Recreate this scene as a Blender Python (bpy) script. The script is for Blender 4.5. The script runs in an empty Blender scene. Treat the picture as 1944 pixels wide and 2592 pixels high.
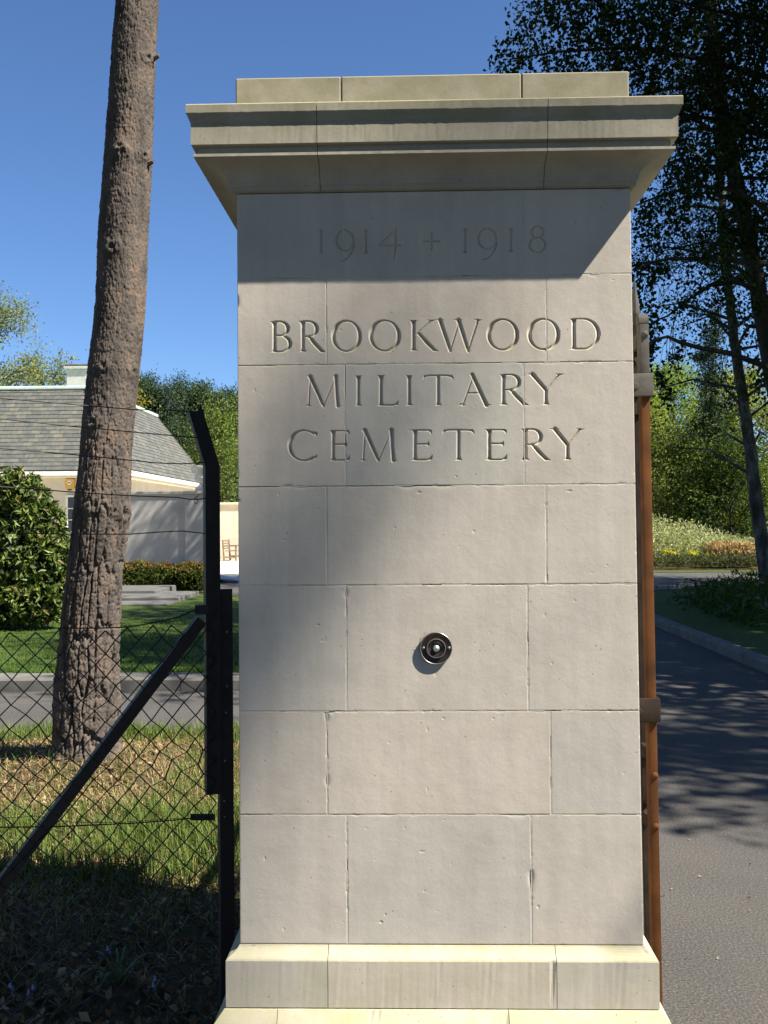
import bpy, bmesh, math, random
import numpy as np
from mathutils import Vector, Matrix

random.seed(7)
RNG = np.random.default_rng(11)
scene = bpy.context.scene
COL = scene.collection

# ------------------------------------------------------------------ camera
FPX = 2600.0                       # focal length in pixels of the 1944 x 2592 photograph
CAM = Vector((0.0, -2.4, 1.6))     # about 2.4 m in front of the pier, eye height
YAW = math.radians(1.50)           # turned a little to the left of the pier's normal
PITCH = math.radians(0.64)
ROLL = math.radians(0.42)
_F = Vector((-math.sin(YAW) * math.cos(PITCH), math.cos(YAW) * math.cos(PITCH), math.sin(PITCH)))
_R0 = _F.cross(Vector((0, 0, 1))).normalized()
_U0 = _R0.cross(_F).normalized()
_R = _R0 * math.cos(ROLL) - _U0 * math.sin(ROLL)
_U = _U0 * math.cos(ROLL) + _R0 * math.sin(ROLL)
cam_data = bpy.data.cameras.new("camera")
cam_data.sensor_fit = 'VERTICAL'
cam_data.sensor_height = 24.0
cam_data.lens = 24.0 * FPX / 2592.0
cam_data.clip_start = 0.05
cam_data.clip_end = 2000.0
cam = bpy.data.objects.new("camera", cam_data)
cam.matrix_world = Matrix(((_R.x, _U.x, -_F.x, CAM.x), (_R.y, _U.y, -_F.y, CAM.y), (_R.z, _U.z, -_F.z, CAM.z), (0, 0, 0, 1)))
COL.objects.link(cam)
scene.camera = cam

# ------------------------------------------------------------------ sky, sun, exposure
SUN_DIR = Vector((2.42, -1.0, 3.196)).normalized()     # towards the sun
SUN_EL = math.asin(SUN_DIR.z)
SUN_AZ = math.atan2(SUN_DIR.x, SUN_DIR.y)
world = bpy.data.worlds.new("World")
scene.world = world
world.use_nodes = True
wn = world.node_tree
bg = wn.nodes["Background"]
sky = wn.nodes.new("ShaderNodeTexSky")
sky.sky_type = 'NISHITA'
sky.sun_disc = False
sky.sun_elevation = SUN_EL
sky.sun_rotation = SUN_AZ
sky.altitude = 0.0
sky.air_density = 0.85
sky.dust_density = 0.25
sky.ozone_density = 10.0
wn.links.new(sky.outputs[0], bg.inputs[0])
bg.inputs[1].default_value = 0.064
sun_data = bpy.data.lights.new("sun", 'SUN')
sun_data.energy = 5.0
sun_data.angle = math.radians(0.53)
sun_data.color = (1.0, 0.93, 0.82)
sun = bpy.data.objects.new("sun", sun_data)
sun.rotation_euler = SUN_DIR.to_track_quat('Z', 'Y').to_euler()
sun.location = SUN_DIR * 60
COL.objects.link(sun)
scene.view_settings.view_transform = 'Standard'
scene.view_settings.look = 'None'
scene.view_settings.gamma = 1.0
scene.view_settings.exposure = 1.35
scene.view_settings.use_curve_mapping = False
scene.render.engine = 'CYCLES'
scene.cycles.use_denoising = True
scene.cycles.max_bounces = 8
scene.cycles.transparent_max_bounces = 8


# ------------------------------------------------------------------ measuring: where a pixel of the photo meets a plane
def ray(px, py):
    return (_F + _R * ((px - 972.0) / FPX) - _U * ((py - 1296.0) / FPX)).normalized()


def at(px, py, Y):
    d = ray(px, py)
    return CAM + d * ((Y - CAM.y) / d.y)


def at_z(px, py, Z):
    d = ray(px, py)
    return CAM + d * ((Z - CAM.z) / d.z)


def at_x(px, py, X):
    d = ray(px, py)
    return CAM + d * ((X - CAM.x) / d.x)


# ------------------------------------------------------------------ helpers
def tag(o, label=None, cat=None, group=None, kind=None):
    if label:
        o["label"] = label
    if cat:
        o["category"] = cat
    if group:
        o["group"] = group
    if kind:
        o["kind"] = kind
    return o


def empty(name, loc=(0, 0, 0), rz=0.0):
    o = bpy.data.objects.new(name, None)
    o.location = loc
    o.rotation_euler = (0, 0, rz)
    o.empty_display_size = 0.1
    COL.objects.link(o)
    return o


def link(name, me, mat=None, parent=None, world_coords=True, smooth=False):
    o = bpy.data.objects.new(name, me)
    COL.objects.link(o)
    if mat is not None and not me.materials:
        me.materials.append(mat)
    if smooth:
        me.polygons.foreach_set("use_smooth", [True] * len(me.polygons))
    if parent is not None:
        o.parent = parent
        if world_coords:                       # mesh was modelled in world space
            o.matrix_parent_inverse = parent_world(parent).inverted()
    return o


def parent_world(p):
    m = p.matrix_basis.copy()
    if p.parent is not None:
        m = parent_world(p.parent) @ p.matrix_parent_inverse @ m
    return m


def mesh_np(name, V, Fq=None, Ft=None, col=None):
    """mesh from numpy verts, quads, triangles, optional per-vertex colour"""
    V = np.asarray(V, dtype=np.float32).reshape(-1, 3)
    loops, starts, n = [], [], 0
    parts = []
    if Fq is not None and len(Fq):
        Fq = np.asarray(Fq, dtype=np.int32).reshape(-1, 4)
        parts.append((Fq.ravel(), 4, len(Fq)))
    if Ft is not None and len(Ft):
        Ft = np.asarray(Ft, dtype=np.int32).reshape(-1, 3)
        parts.append((Ft.ravel(), 3, len(Ft)))
    me = bpy.data.meshes.new(name)
    me.vertices.add(len(V))
    me.vertices.foreach_set("co", V.ravel())
    tot_l = sum(len(p[0]) for p in parts)
    tot_f = sum(p[2] for p in parts)
    me.loops.add(tot_l)
    me.polygons.add(tot_f)
    me.loops.foreach_set("vertex_index", np.concatenate([p[0] for p in parts]))
    st, cur = [], 0
    for arr, k, m in parts:
        st.append(cur + np.arange(m, dtype=np.int32) * k)
        cur += m * k
    me.polygons.foreach_set("loop_start", np.concatenate(st))
    if col is not None:
        ca = me.color_attributes.new("Col", 'FLOAT_COLOR', 'POINT')
        c = np.ones((len(V), 4), dtype=np.float32)
        c[:, :3] = col
        ca.data.foreach_set("color", c.ravel())
    me.polygons.foreach_set("use_smooth", [False] * tot_f)
    me.update(calc_edges=True)
    me.validate()
    return me


class MB:
    """collects simple shapes; build() links them as ONE mesh object"""

    def __init__(self):
        self.v, self.q, self.t = [], [], []
        self.n = 0

    def add(self, V, Q=(), T=()):
        V = np.asarray(V, dtype=float).reshape(-1, 3)
        self.v.append(V)
        for f in Q:
            self.q.append([i + self.n for i in f])
        for f in T:
            self.t.append([i + self.n for i in f])
        self.n += len(V)
        return self

    def box(self, a, b, bev=0.0):
        x0, x1 = min(a[0], b[0]), max(a[0], b[0])
        y0, y1 = min(a[1], b[1]), max(a[1], b[1])
        z0, z1 = min(a[2], b[2]), max(a[2], b[2])
        if bev <= 0:
            V = [(x0, y0, z0), (x1, y0, z0), (x1, y1, z0), (x0, y1, z0), (x0, y0, z1), (x1, y0, z1), (x1, y1, z1), (x0, y1, z1)]
            Q = [(0, 3, 2, 1), (4, 5, 6, 7), (0, 1, 5, 4), (1, 2, 6, 5), (2, 3, 7, 6), (3, 0, 4, 7)]
            return self.add(V, Q)
        bm = bmesh.new()
        bmesh.ops.create_cube(bm, size=1.0)
        for v in bm.verts:
            v.co = Vector(((x0 + x1) / 2 + v.co.x * (x1 - x0), (y0 + y1) / 2 + v.co.y * (y1 - y0), (z0 + z1) / 2 + v.co.z * (z1 - z0)))
        bmesh.ops.bevel(bm, geom=bm.edges[:], offset=bev, segments=2, affect='EDGES', profile=0.5)
        return self.from_bm(bm)

    def from_bm(self, bm):
        bm.verts.index_update()
        V = [tuple(v.co) for v in bm.verts]
        Q = [[v.index for v in f.verts] for f in bm.faces if len(f.verts) == 4]
        T = [[v.index for v in f.verts] for f in bm.faces if len(f.verts) == 3]
        for f in bm.faces:
            if len(f.verts) > 4:
                ids = [v.index for v in f.verts]
                T += [[ids[0], ids[i], ids[i + 1]] for i in range(1, len(ids) - 1)]
        bm.free()
        return self.add(V, Q, T)

    def hexa(self, P):
        """8 corners: bottom 4 then top 4, counter-clockwise seen from above"""
        return self.add(P, [(0, 3, 2, 1), (4, 5, 6, 7), (0, 1, 5, 4), (1, 2, 6, 5), (2, 3, 7, 6), (3, 0, 4, 7)])

    def prism(self, poly, axis_vec):
        """closed polygon (3-D points) extruded along a vector"""
        P = np.asarray(poly, dtype=float)
        n = len(P)
        A = np.asarray(axis_vec, dtype=float)
        V = np.vstack([P, P + A])
        Q = [(i, (i + 1) % n, n + (i + 1) % n, n + i) for i in range(n)]
        T = []
        tri = tri_poly(P)
        T += [tuple(t[::-1]) for t in tri]
        T += [tuple(i + n for i in t) for t in tri]
        return self.add(V, Q, T)

    def tube(self, pts, r, n=8, cap=True):
        V, Q, T = tube_np(pts, r, n, cap)
        return self.add(V, Q, T)

    def lathe(self, prof, centre, axis='Z', n=24):
        c = np.asarray(centre, dtype=float)
        V, Q = [], []
        m = len(prof)
        for k in range(n):
            a = 2 * math.pi * k / n
            for r, h in prof:
                if axis == 'Z':
                    V.append((c[0] + r * math.cos(a), c[1] + r * math.sin(a), c[2] + h))
                elif axis == 'Y':
                    V.append((c[0] + r * math.cos(a), c[1] - h, c[2] + r * math.sin(a)))
                else:
                    V.append((c[0] + h, c[1] + r * math.cos(a), c[2] + r * math.sin(a)))
        for k in range(n):
            for i in range(m - 1):
                a, b = k * m + i, ((k + 1) % n) * m + i
                Q.append((a, b, b + 1, a + 1))
        return self.add(V, Q)

    def mesh(self, name="mesh"):
        return mesh_np(name, np.vstack(self.v), self.q, self.t)

    def build(self, name, mat, parent=None, smooth=False):
        o = link(name, self.mesh(name), mat, parent)
        if smooth:
            shade_auto(o.data)
        return o


def shade_auto(me, ang=40):
    me.polygons.foreach_set("use_smooth", [True] * len(me.polygons))
    me.update()
    try:
        me.set_sharp_from_angle(angle=math.radians(ang))
    except Exception:
        pass


def tri_poly(P):
    from mathutils.geometry import tessellate_polygon
    return [tuple(t) for t in tessellate_polygon([[Vector(p) for p in P]])]


def tube_np(pts, r, n=8, cap=True):
    P = np.asarray([tuple(p) for p in pts], dtype=float)
    m = len(P)
    rr = np.full(m, r, dtype=float) if np.isscalar(r) else np.asarray(r, dtype=float)
    T = np.gradient(P, axis=0)
    T /= np.linalg.norm(T, axis=1, keepdims=True) + 1e-12
    ref = np.array([0.0, 0.0, 1.0]) if abs(T[:, 2]).mean() < 0.8 else np.array([1.0, 0.0, 0.0])
    A = np.cross(T, ref)
    A /= np.linalg.norm(A, axis=1, keepdims=True) + 1e-12
    B = np.cross(T, A)
    ang = np.arange(n) * 2 * math.pi / n
    V = P[:, None, :] + rr[:, None, None] * (np.cos(ang)[None, :, None] * A[:, None, :] + np.sin(ang)[None, :, None] * B[:, None, :])
    V = V.reshape(-1, 3)
    Q = []
    for i in range(m - 1):
        for k in range(n):
            k2 = (k + 1) % n
            Q.append((i * n + k, i * n + k2, (i + 1) * n + k2, (i + 1) * n + k))
    Tt = []
    if cap:
        for k in range(1, n - 1):
            Tt.append((0, k + 1, k))
            b = (m - 1) * n
            Tt.append((b, b + k, b + k + 1))
    return V, Q, Tt


# ------------------------------------------------------------------ materials (all procedural)
def material(name):
    m = bpy.data.materials.new(name)
    m.use_nodes = True
    nt = m.node_tree
    b = nt.nodes["Principled BSDF"]
    return m, nt, b


def nd(nt, kind, **kw):
    n = nt.nodes.new(kind)
    for k, v in kw.items():
        if k in n.inputs:
            n.inputs[k].default_value = v
        else:
            setattr(n, k, v)
    return n


def rgb(c):
    return (c[0], c[1], c[2], 1.0)


def noise(nt, vec, scale, detail=4.0, rough=0.55, dist=0.0):
    n = nd(nt, "ShaderNodeTexNoise")
    n.inputs["Scale"].default_value = scale
    n.inputs["Detail"].default_value = detail
    n.inputs["Roughness"].default_value = rough
    n.inputs["Distortion"].default_value = dist
    if vec is not None:
        nt.links.new(vec, n.inputs["Vector"])
    return n


def ramp(nt, fac, stops):
    r = nd(nt, "ShaderNodeValToRGB")
    e = r.color_ramp.elements
    while len(e) > 1:
        e.remove(e[-1])
    e[0].position, e[0].color = stops[0][0], rgb(stops[0][1])
    for p, c in stops[1:]:
        x = e.new(p)
        x.color = rgb(c)
    nt.links.new(fac, r.inputs[0])
    return r


def mix(nt, fac, a, b, mode='MIX'):
    m = nd(nt, "ShaderNodeMix", data_type='RGBA', blend_type=mode)
    if isinstance(fac, (int, float)):
        m.inputs[0].default_value = fac
    else:
        nt.links.new(fac, m.inputs[0])
    for s, v in ((6, a), (7, b)):
        if isinstance(v, tuple):
            m.inputs[s].default_value = rgb(v)
        else:
            nt.links.new(v, m.inputs[s])
    return m.outputs[2]


def mathn(nt, op, a, b=None, clamp=False):
    m = nd(nt, "ShaderNodeMath", operation=op, use_clamp=clamp)
    for i, v in enumerate((a, b)):
        if v is None:
            continue
        if isinstance(v, (int, float)):
            m.inputs[i].default_value = v
        else:
            nt.links.new(v, m.inputs[i])
    return m.outputs[0]


def bump(nt, b, height, strength=0.3, dist=0.01):
    n = nd(nt, "ShaderNodeBump")
    n.inputs["Strength"].default_value = strength
    n.inputs["Distance"].default_value = dist
    nt.links.new(height, n.inputs["Height"])
    nt.links.new(n.outputs[0], b.inputs["Normal"])
    return n


def pos(nt):
    return nd(nt, "ShaderNodeNewGeometry").outputs["Position"]


def simple(name, c1, c2, scale=20.0, rough=0.8, metal=0.0, bstr=0.2, bscale=None, bdist=0.004, spec=0.4):
    m, nt, b = material(name)
    p = pos(nt)
    n1 = noise(nt, p, scale, 6.0)
    r = ramp(nt, n1.outputs[0], [(0.3, c1), (0.7, c2)])
    nt.links.new(r.outputs[0], b.inputs["Base Color"])
    b.inputs["Roughness"].default_value = rough
    b.inputs["Metallic"].default_value = metal
    b.inputs["Specular IOR Level"].default_value = spec
    if bstr > 0:
        n2 = noise(nt, p, bscale or scale * 4, 5.0)
        bump(nt, b, n2.outputs[0], bstr, bdist)
    return m


def leaf_material(name, trans=0.35, rough=0.5, spec=0.3):
    m, nt, b = material(name)
    a = nd(nt, "ShaderNodeVertexColor", layer_name="Col")
    nt.links.new(a.outputs[0], b.inputs["Base Color"])
    b.inputs["Roughness"].default_value = rough
    b.inputs["Specular IOR Level"].default_value = spec
    t = nd(nt, "ShaderNodeBsdfTranslucent")
    tc = mix(nt, 1.0, a.outputs[0], (1.0, 1.05, 0.5), 'MULTIPLY')
    nt.links.new(tc, t.inputs[0])
    ms = nd(nt, "ShaderNodeMixShader")
    ms.inputs[0].default_value = trans
    nt.links.new(b.outputs[0], ms.inputs[1])
    nt.links.new(t.outputs[0], ms.inputs[2])
    nt.links.new(ms.outputs[0], nt.nodes["Material Output"].inputs[0])
    return m


def stone_material(name, tone, algae_c, algae_z0=None, algae_z1=None, low_z=None):
    """pale limestone: grain, blotches, rain streaks and patchy algae; each stone a slightly different tone"""
    m, nt, b = material(name)
    p = pos(nt)
    oi = nd(nt, "ShaderNodeObjectInfo")
    n1 = noise(nt, p, 5.5, 6.0, 0.6)
    r1 = ramp(nt, n1.outputs[0], [(0.3, tuple(t * 0.86 for t in tone)), (0.52, tone), (0.75, tuple(min(1, t * 1.07) for t in tone))])
    n2 = noise(nt, p, 420.0, 3.0, 0.7)
    g = ramp(nt, n2.outputs[0], [(0.25, (0.80, 0.80, 0.80)), (0.6, (1.0, 1.0, 1.0)), (0.9, (1.06, 1.05, 1.03))])
    c = mix(nt, 1.0, r1.outputs[0], g.outputs[0], 'MULTIPLY')
    rv = ramp(nt, oi.outputs["Random"], [(0.0, (0.92, 0.945, 0.95)), (0.5, (1.0, 0.99, 0.98)), (1.0, (1.05, 1.015, 0.985))])
    c = mix(nt, 1.0, c, rv.outputs[0], 'MULTIPLY')
    # vertical weather streaks
    mp = nd(nt, "ShaderNodeMapping")
    mp.inputs["Scale"].default_value = (26.0, 26.0, 1.6)
    nt.links.new(p, mp.inputs[0])
    n3 = noise(nt, mp.outputs[0], 1.0, 5.0, 0.6)
    s = ramp(nt, n3.outputs[0], [(0.42, (0, 0, 0)), (0.72, (1, 1, 1))])
    c = mix(nt, mathn(nt, 'MULTIPLY', s.outputs[0], 0.30), c, tuple(t * 0.62 for t in tone))
    # algae, patchy
    n4 = noise(nt, p, 9.0, 7.0, 0.65)
    al = ramp(nt, n4.outputs[0], [(0.36, (0, 0, 0)), (0.66, (1, 1, 1))])
    sep = nd(nt, "ShaderNodeSeparateXYZ")
    nt.links.new(p, sep.inputs[0])
    if algae_z0 is not None:
        mr = nd(nt, "ShaderNodeMapRange")
        mr.inputs[1].default_value, mr.inputs[2].default_value = algae_z0, algae_z1
        mr.inputs[3].default_value, mr.inputs[4].default_value = 0.12, 1.0
        nt.links.new(sep.outputs[2], mr.inputs[0])
        f = mr.outputs[0]
        if low_z is not None:
            m2 = nd(nt, "ShaderNodeMapRange")
            m2.inputs[1].default_value, m2.inputs[2].default_value = low_z[1], low_z[0]
            m2.inputs[3].default_value, m2.inputs[4].default_value = 0.0, 0.6
            nt.links.new(sep.outputs[2], m2.inputs[0])
            f = mathn(nt, 'MAXIMUM', f, m2.outputs[0])
        fac = mathn(nt, 'MULTIPLY', mathn(nt, 'ADD', mathn(nt, 'MULTIPLY', al.outputs[0], 0.6), 0.35), f)
    else:
        fac = mathn(nt, 'MULTIPLY', al.outputs[0], 0.15)
    c = mix(nt, fac, c, algae_c)
    # yellowish growth on ledges that face up
    gn = nd(nt, "ShaderNodeNewGeometry")
    sn = nd(nt, "ShaderNodeSeparateXYZ")
    nt.links.new(gn.outputs["True Normal"], sn.inputs[0])
    led = mathn(nt, 'MULTIPLY', mathn(nt, 'GREATER_THAN', sn.outputs[2], 0.2), mathn(nt, 'ADD', mathn(nt, 'MULTIPLY', al.outputs[0], 0.5), 0.40))
    c = mix(nt, led, c, (0.38, 0.355, 0.215))
    # dark specks (lichen, dirt in pits)
    v = nd(nt, "ShaderNodeTexVoronoi")
    v.inputs["Scale"].default_value = 42.0
    nt.links.new(p, v.inputs["Vector"])
    n6 = noise(nt, p, 11.0, 3.0)
    sp = mathn(nt, 'LESS_THAN', v.outputs[0], mathn(nt, 'MULTIPLY', mathn(nt, 'GREATER_THAN', n6.outputs[0], 0.56), 0.085))
    c = mix(nt, mathn(nt, 'MULTIPLY', sp, 0.55), c, (0.13, 0.11, 0.085))
    nt.links.new(c, b.inputs["Base Color"])
    b.inputs["Roughness"].default_value = 0.9
    b.inputs["Specular IOR Level"].default_value = 0.25
    n5 = noise(nt, p, 260.0, 5.0, 0.7)
    n7 = noise(nt, p, 24.0, 3.0, 0.5)
    hsum = mathn(nt, 'ADD', mathn(nt, 'MULTIPLY', n5.outputs[0], 0.35), mathn(nt, 'MULTIPLY', n7.outputs[0], 1.2))
    hsum = mathn(nt, 'SUBTRACT', hsum, mathn(nt, 'MULTIPLY', sp, 0.5))
    bump(nt, b, hsum, 0.30, 0.0022)
    return m


M = {}
M['stone'] = stone_material('limestone', (0.56, 0.515, 0.457), (0.40, 0.375, 0.23), 2.40, 2.50, (0.55, 0.66))
M['cap_stone'] = stone_material('weathered_vignette_limestone', (0.40, 0.37, 0.30), (0.215, 0.20, 0.125), 2.44, 2.52)  # algae and weathering, plus lens vignetting painted in as a darker tone
M['mortar'] = simple('mortar', (0.44, 0.41, 0.35), (0.58, 0.55, 0.48), 60.0, 0.95, 0, 0.4, 300, 0.002)
M['render_wall'] = simple('cream_render', (0.56, 0.51, 0.40), (0.66, 0.61, 0.49), 2.5, 0.9, 0, 0.2, 60, 0.004)
M['urn_stone'] = simple('urn_stone', (0.50, 0.48, 0.44), (0.60, 0.58, 0.53), 4.0, 0.9, 0, 0.2, 50, 0.004)
M['pale_stone'] = simple('pale_wall_stone', (0.30, 0.295, 0.28), (0.38, 0.37, 0.35), 2.0, 0.9, 0, 0.2, 50, 0.004)
M['white_paint'] = simple('white_paint', (0.74, 0.72, 0.66), (0.80, 0.78, 0.73), 6.0, 0.55, 0, 0.05)
M['cream_paint'] = simple('cream_paint', (0.62, 0.57, 0.44), (0.70, 0.65, 0.52), 6.0, 0.6, 0, 0.05)
M['copper'] = simple('weathered_capping', (0.46, 0.62, 0.56), (0.62, 0.74, 0.68), 8.0, 0.7, 0, 0.1)
M['chimney'] = simple('chimney_stone', (0.40, 0.38, 0.33), (0.52, 0.50, 0.44), 5.0, 0.9)
M['glass'] = simple('window_glass', (0.02, 0.025, 0.03), (0.03, 0.035, 0.04), 3.0, 0.06, 0, 0.0, spec=0.7)
M['yellow_plastic'] = simple('yellow_plastic', (0.62, 0.38, 0.06), (0.68, 0.42, 0.08), 6.0, 0.45, 0, 0.0)
M['blue_print'] = simple('blue_print', (0.10, 0.22, 0.42), (0.14, 0.28, 0.50), 6.0, 0.5, 0, 0.0)
M['dark_plastic'] = simple('dark_plastic', (0.03, 0.03, 0.035), (0.05, 0.05, 0.05), 6.0, 0.4, 0, 0.0)
M['black_steel'] = simple('black_painted_steel', (0.010, 0.009, 0.009), (0.022, 0.018, 0.016), 14.0, 0.6, 0, 0.35, 60, 0.002)
M['wire'] = simple('plastic_coated_wire', (0.008, 0.014, 0.010), (0.016, 0.024, 0.018), 40.0, 0.5, 0, 0.0)
M['galv_wire'] = simple('dull_galvanised_wire', (0.20, 0.20, 0.19), (0.34, 0.34, 0.32), 40.0, 0.5, 0.6, 0.0)
M['dark_wire'] = simple('weathered_wire', (0.030, 0.028, 0.026), (0.065, 0.06, 0.055), 40.0, 0.55, 0.3, 0.0)
M['primer'] = simple('red_oxide_primer', (0.050, 0.024, 0.011), (0.130, 0.052, 0.019), 9.0, 0.85, 0, 0.35, 50, 0.002, spec=0.08)
M['gate_grey'] = simple('grey_gate_paint', (0.055, 0.054, 0.049), (0.105, 0.10, 0.09), 16.0, 0.85, 0, 0.4, 70, 0.002, spec=0.1)
M['gate_dark'] = simple('dark_gate_paint', (0.018, 0.013, 0.010), (0.038, 0.028, 0.022), 16.0, 0.85, 0, 0.4, 70, 0.002, spec=0.1)
M['bell_black'] = simple('black_bronze', (0.020, 0.015, 0.013), (0.05, 0.037, 0.032), 90.0, 0.36, 0.35, 0.15, 300, 0.0008)
M['bell_chrome'] = simple('polished_metal', (0.78, 0.77, 0.74), (0.84, 0.83, 0.80), 60.0, 0.38, 0.9, 0.0)
M['bell_edge'] = simple('worn_bronze_edge', (0.30, 0.27, 0.25), (0.40, 0.37, 0.34), 90.0, 0.35, 0.7, 0.0)
M['bench_wood'] = simple('weathered_teak', (0.16, 0.12, 0.085), (0.22, 0.17, 0.125), 8.0, 0.8)
M['paving'] = simple('pale_paving', (0.50, 0.46, 0.38), (0.62, 0.57, 0.47), 3.0, 0.9)
M['step_stone'] = simple('grey_step_stone', (0.085, 0.085, 0.08), (0.14, 0.138, 0.13), 4.0, 0.9)
M['kerb'] = simple('kerb_stone', (0.10, 0.097, 0.088), (0.17, 0.163, 0.145), 5.0, 0.9, 0, 0.4, 60, 0.006)
M['silver'] = simple('silver_metal', (0.60, 0.62, 0.65), (0.70, 0.72, 0.74), 3.0, 0.3, 0.9, 0.0)
M['leaf'] = leaf_material('leaf', 0.35, 0.7, 0.12)
M['leaf_gloss'] = leaf_material('glossy_leaf', 0.12, 0.5, 0.3)
M['needle'] = leaf_material('needle', 0.08, 0.6, 0.2)
M['grass'] = leaf_material('grass_blade', 0.28, 0.55, 0.25)
M['petal'] = leaf_material('petal', 0.4, 0.6, 0.2)
M['litter'] = leaf_material('dead_leaf', 0.12, 0.8, 0.15)


def bark_material(name, c1, c2, c3, sc=9.0):
    m, nt, b = material(name)
    tc = nd(nt, "ShaderNodeTexCoord")
    mp = nd(nt, "ShaderNodeMapping")
    mp.inputs["Scale"].default_value = (1.0, 1.0, 0.45)
    nt.links.new(tc.outputs["Object"], mp.inputs[0])
    n1 = noise(nt, mp.outputs[0], sc, 8.0, 0.65)
    r = ramp(nt, n1.outputs[0], [(0.30, c1), (0.5, c2), (0.68, c3), (0.8, c2)])
    n2 = noise(nt, mp.outputs[0], sc * 11, 5.0, 0.7)
    g = ramp(nt, n2.outputs[0], [(0.25, (0.62, 0.6, 0.58)), (0.65, (1.0, 1.0, 1.0)), (0.9, (1.25, 1.2, 1.15))])
    c = mix(nt, 1.0, r.outputs[0], g.outputs[0], 'MULTIPLY')
    nt.links.new(c, b.inputs["Base Color"])
    b.inputs["Roughness"].default_value = 0.95
    b.inputs["Specular IOR Level"].default_value = 0.15
    bump(nt, b, n2.outputs[0], 0.6, 0.008)
    return m


M['pine_bark'] = bark_material('pine_bark', (0.058, 0.050, 0.045), (0.118, 0.101, 0.089), (0.190, 0.140, 0.106))
M['grey_bark'] = bark_material('grey_bark', (0.028, 0.024, 0.020), (0.050, 0.044, 0.037), (0.080, 0.072, 0.062), 6.0)
M['birch_bark'] = bark_material('birch_bark', (0.035, 0.032, 0.028), (0.09, 0.085, 0.078), (0.24, 0.23, 0.215), 5.0)


def asphalt_material():
    m, nt, b = material('asphalt')
    p = pos(nt)
    n1 = noise(nt, p, 105.0, 5.0, 0.8)
    r = ramp(nt, n1.outputs[0], [(0.32, (0.022, 0.022, 0.022)), (0.5, (0.068, 0.065, 0.061)), (0.66, (0.16, 0.15, 0.135))])
    n2 = noise(nt, p, 1.2, 5.0)
    g = ramp(nt, n2.outputs[0], [(0.3, (0.85, 0.85, 0.86)), (0.7, (1.12, 1.1, 1.07))])
    c = mix(nt, 1.0, r.outputs[0], g.outputs[0], 'MULTIPLY')
    v = nd(nt, "ShaderNodeTexVoronoi")
    v.inputs["Scale"].default_value = 55.0
    nt.links.new(p, v.inputs["Vector"])
    sp = mathn(nt, 'LESS_THAN', v.outputs[0], 0.17)
    vr = nd(nt, "ShaderNodeSeparateColor")
    nt.links.new(v.outputs[1], vr.inputs[0])
    sp = mathn(nt, 'MULTIPLY', sp, mathn(nt, 'GREATER_THAN', vr.outputs[0], 0.72))
    c = mix(nt, mathn(nt, 'MULTIPLY', sp, 0.55), c, (0.23, 0.17, 0.11))
    nt.links.new(c, b.inputs["Base Color"])
    b.inputs["Roughness"].default_value = 0.85
    b.inputs["Specular IOR Level"].default_value = 0.3
    bump(nt, b, n1.outputs[0], 0.6, 0.006)
    return m


def lawn_material():
    m, nt, b = material('mown_lawn')
    p = pos(nt)
    mp = nd(nt, "ShaderNodeMapping")
    mp.inputs["Scale"].default_value = (1.0, 0.5, 1.0)
    nt.links.new(p, mp.inputs[0])
    n1 = noise(nt, mp.outputs[0], 45.0, 6.0, 0.7)
    r = ramp(nt, n1.outputs[0], [(0.3, (0.032, 0.056, 0.010)), (0.5, (0.060, 0.096, 0.018)), (0.72, (0.105, 0.145, 0.035))])
    n2 = noise(nt, p, 0.9, 5.0)
    g = ramp(nt, n2.outputs[0], [(0.3, (0.85, 0.9, 0.8)), (0.7, (1.12, 1.05, 1.1))])
    c = mix(nt, 1.0, r.outputs[0], g.outputs[0], 'MULTIPLY')
    nt.links.new(c, b.inputs["Base Color"])
    b.inputs["Roughness"].default_value = 0.9
    b.inputs["Specular IOR Level"].default_value = 0.15
    bump(nt, b, n1.outputs[0], 0.8, 0.03)
    return m


def soil_material(name, c):
    m, nt, b = material(name)
    p = pos(nt)
    n1 = noise(nt, p, 34.0, 8.0, 0.7)
    r = ramp(nt, n1.outputs[0], [(0.3, c[0]), (0.48, c[1]), (0.62, c[2]), (0.8, c[3])])
    nt.links.new(r.outputs[0], b.inputs["Base Color"])
    b.inputs["Roughness"].default_value = 0.95
    b.inputs["Specular IOR Level"].default_value = 0.1
    bump(nt, b, n1.outputs[0], 0.9, 0.03)
    return m


M['asphalt'] = asphalt_material()
M['lawn'] = lawn_material()
M['soil'] = soil_material('verge_soil', ((0.035, 0.028, 0.018), (0.09, 0.07, 0.04), (0.16, 0.125, 0.07), (0.12, 0.13, 0.045)))
M['ground'] = soil_material('woodland_floor', ((0.02, 0.025, 0.010), (0.035, 0.05, 0.016), (0.06, 0.075, 0.025), (0.08, 0.07, 0.035)))


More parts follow.
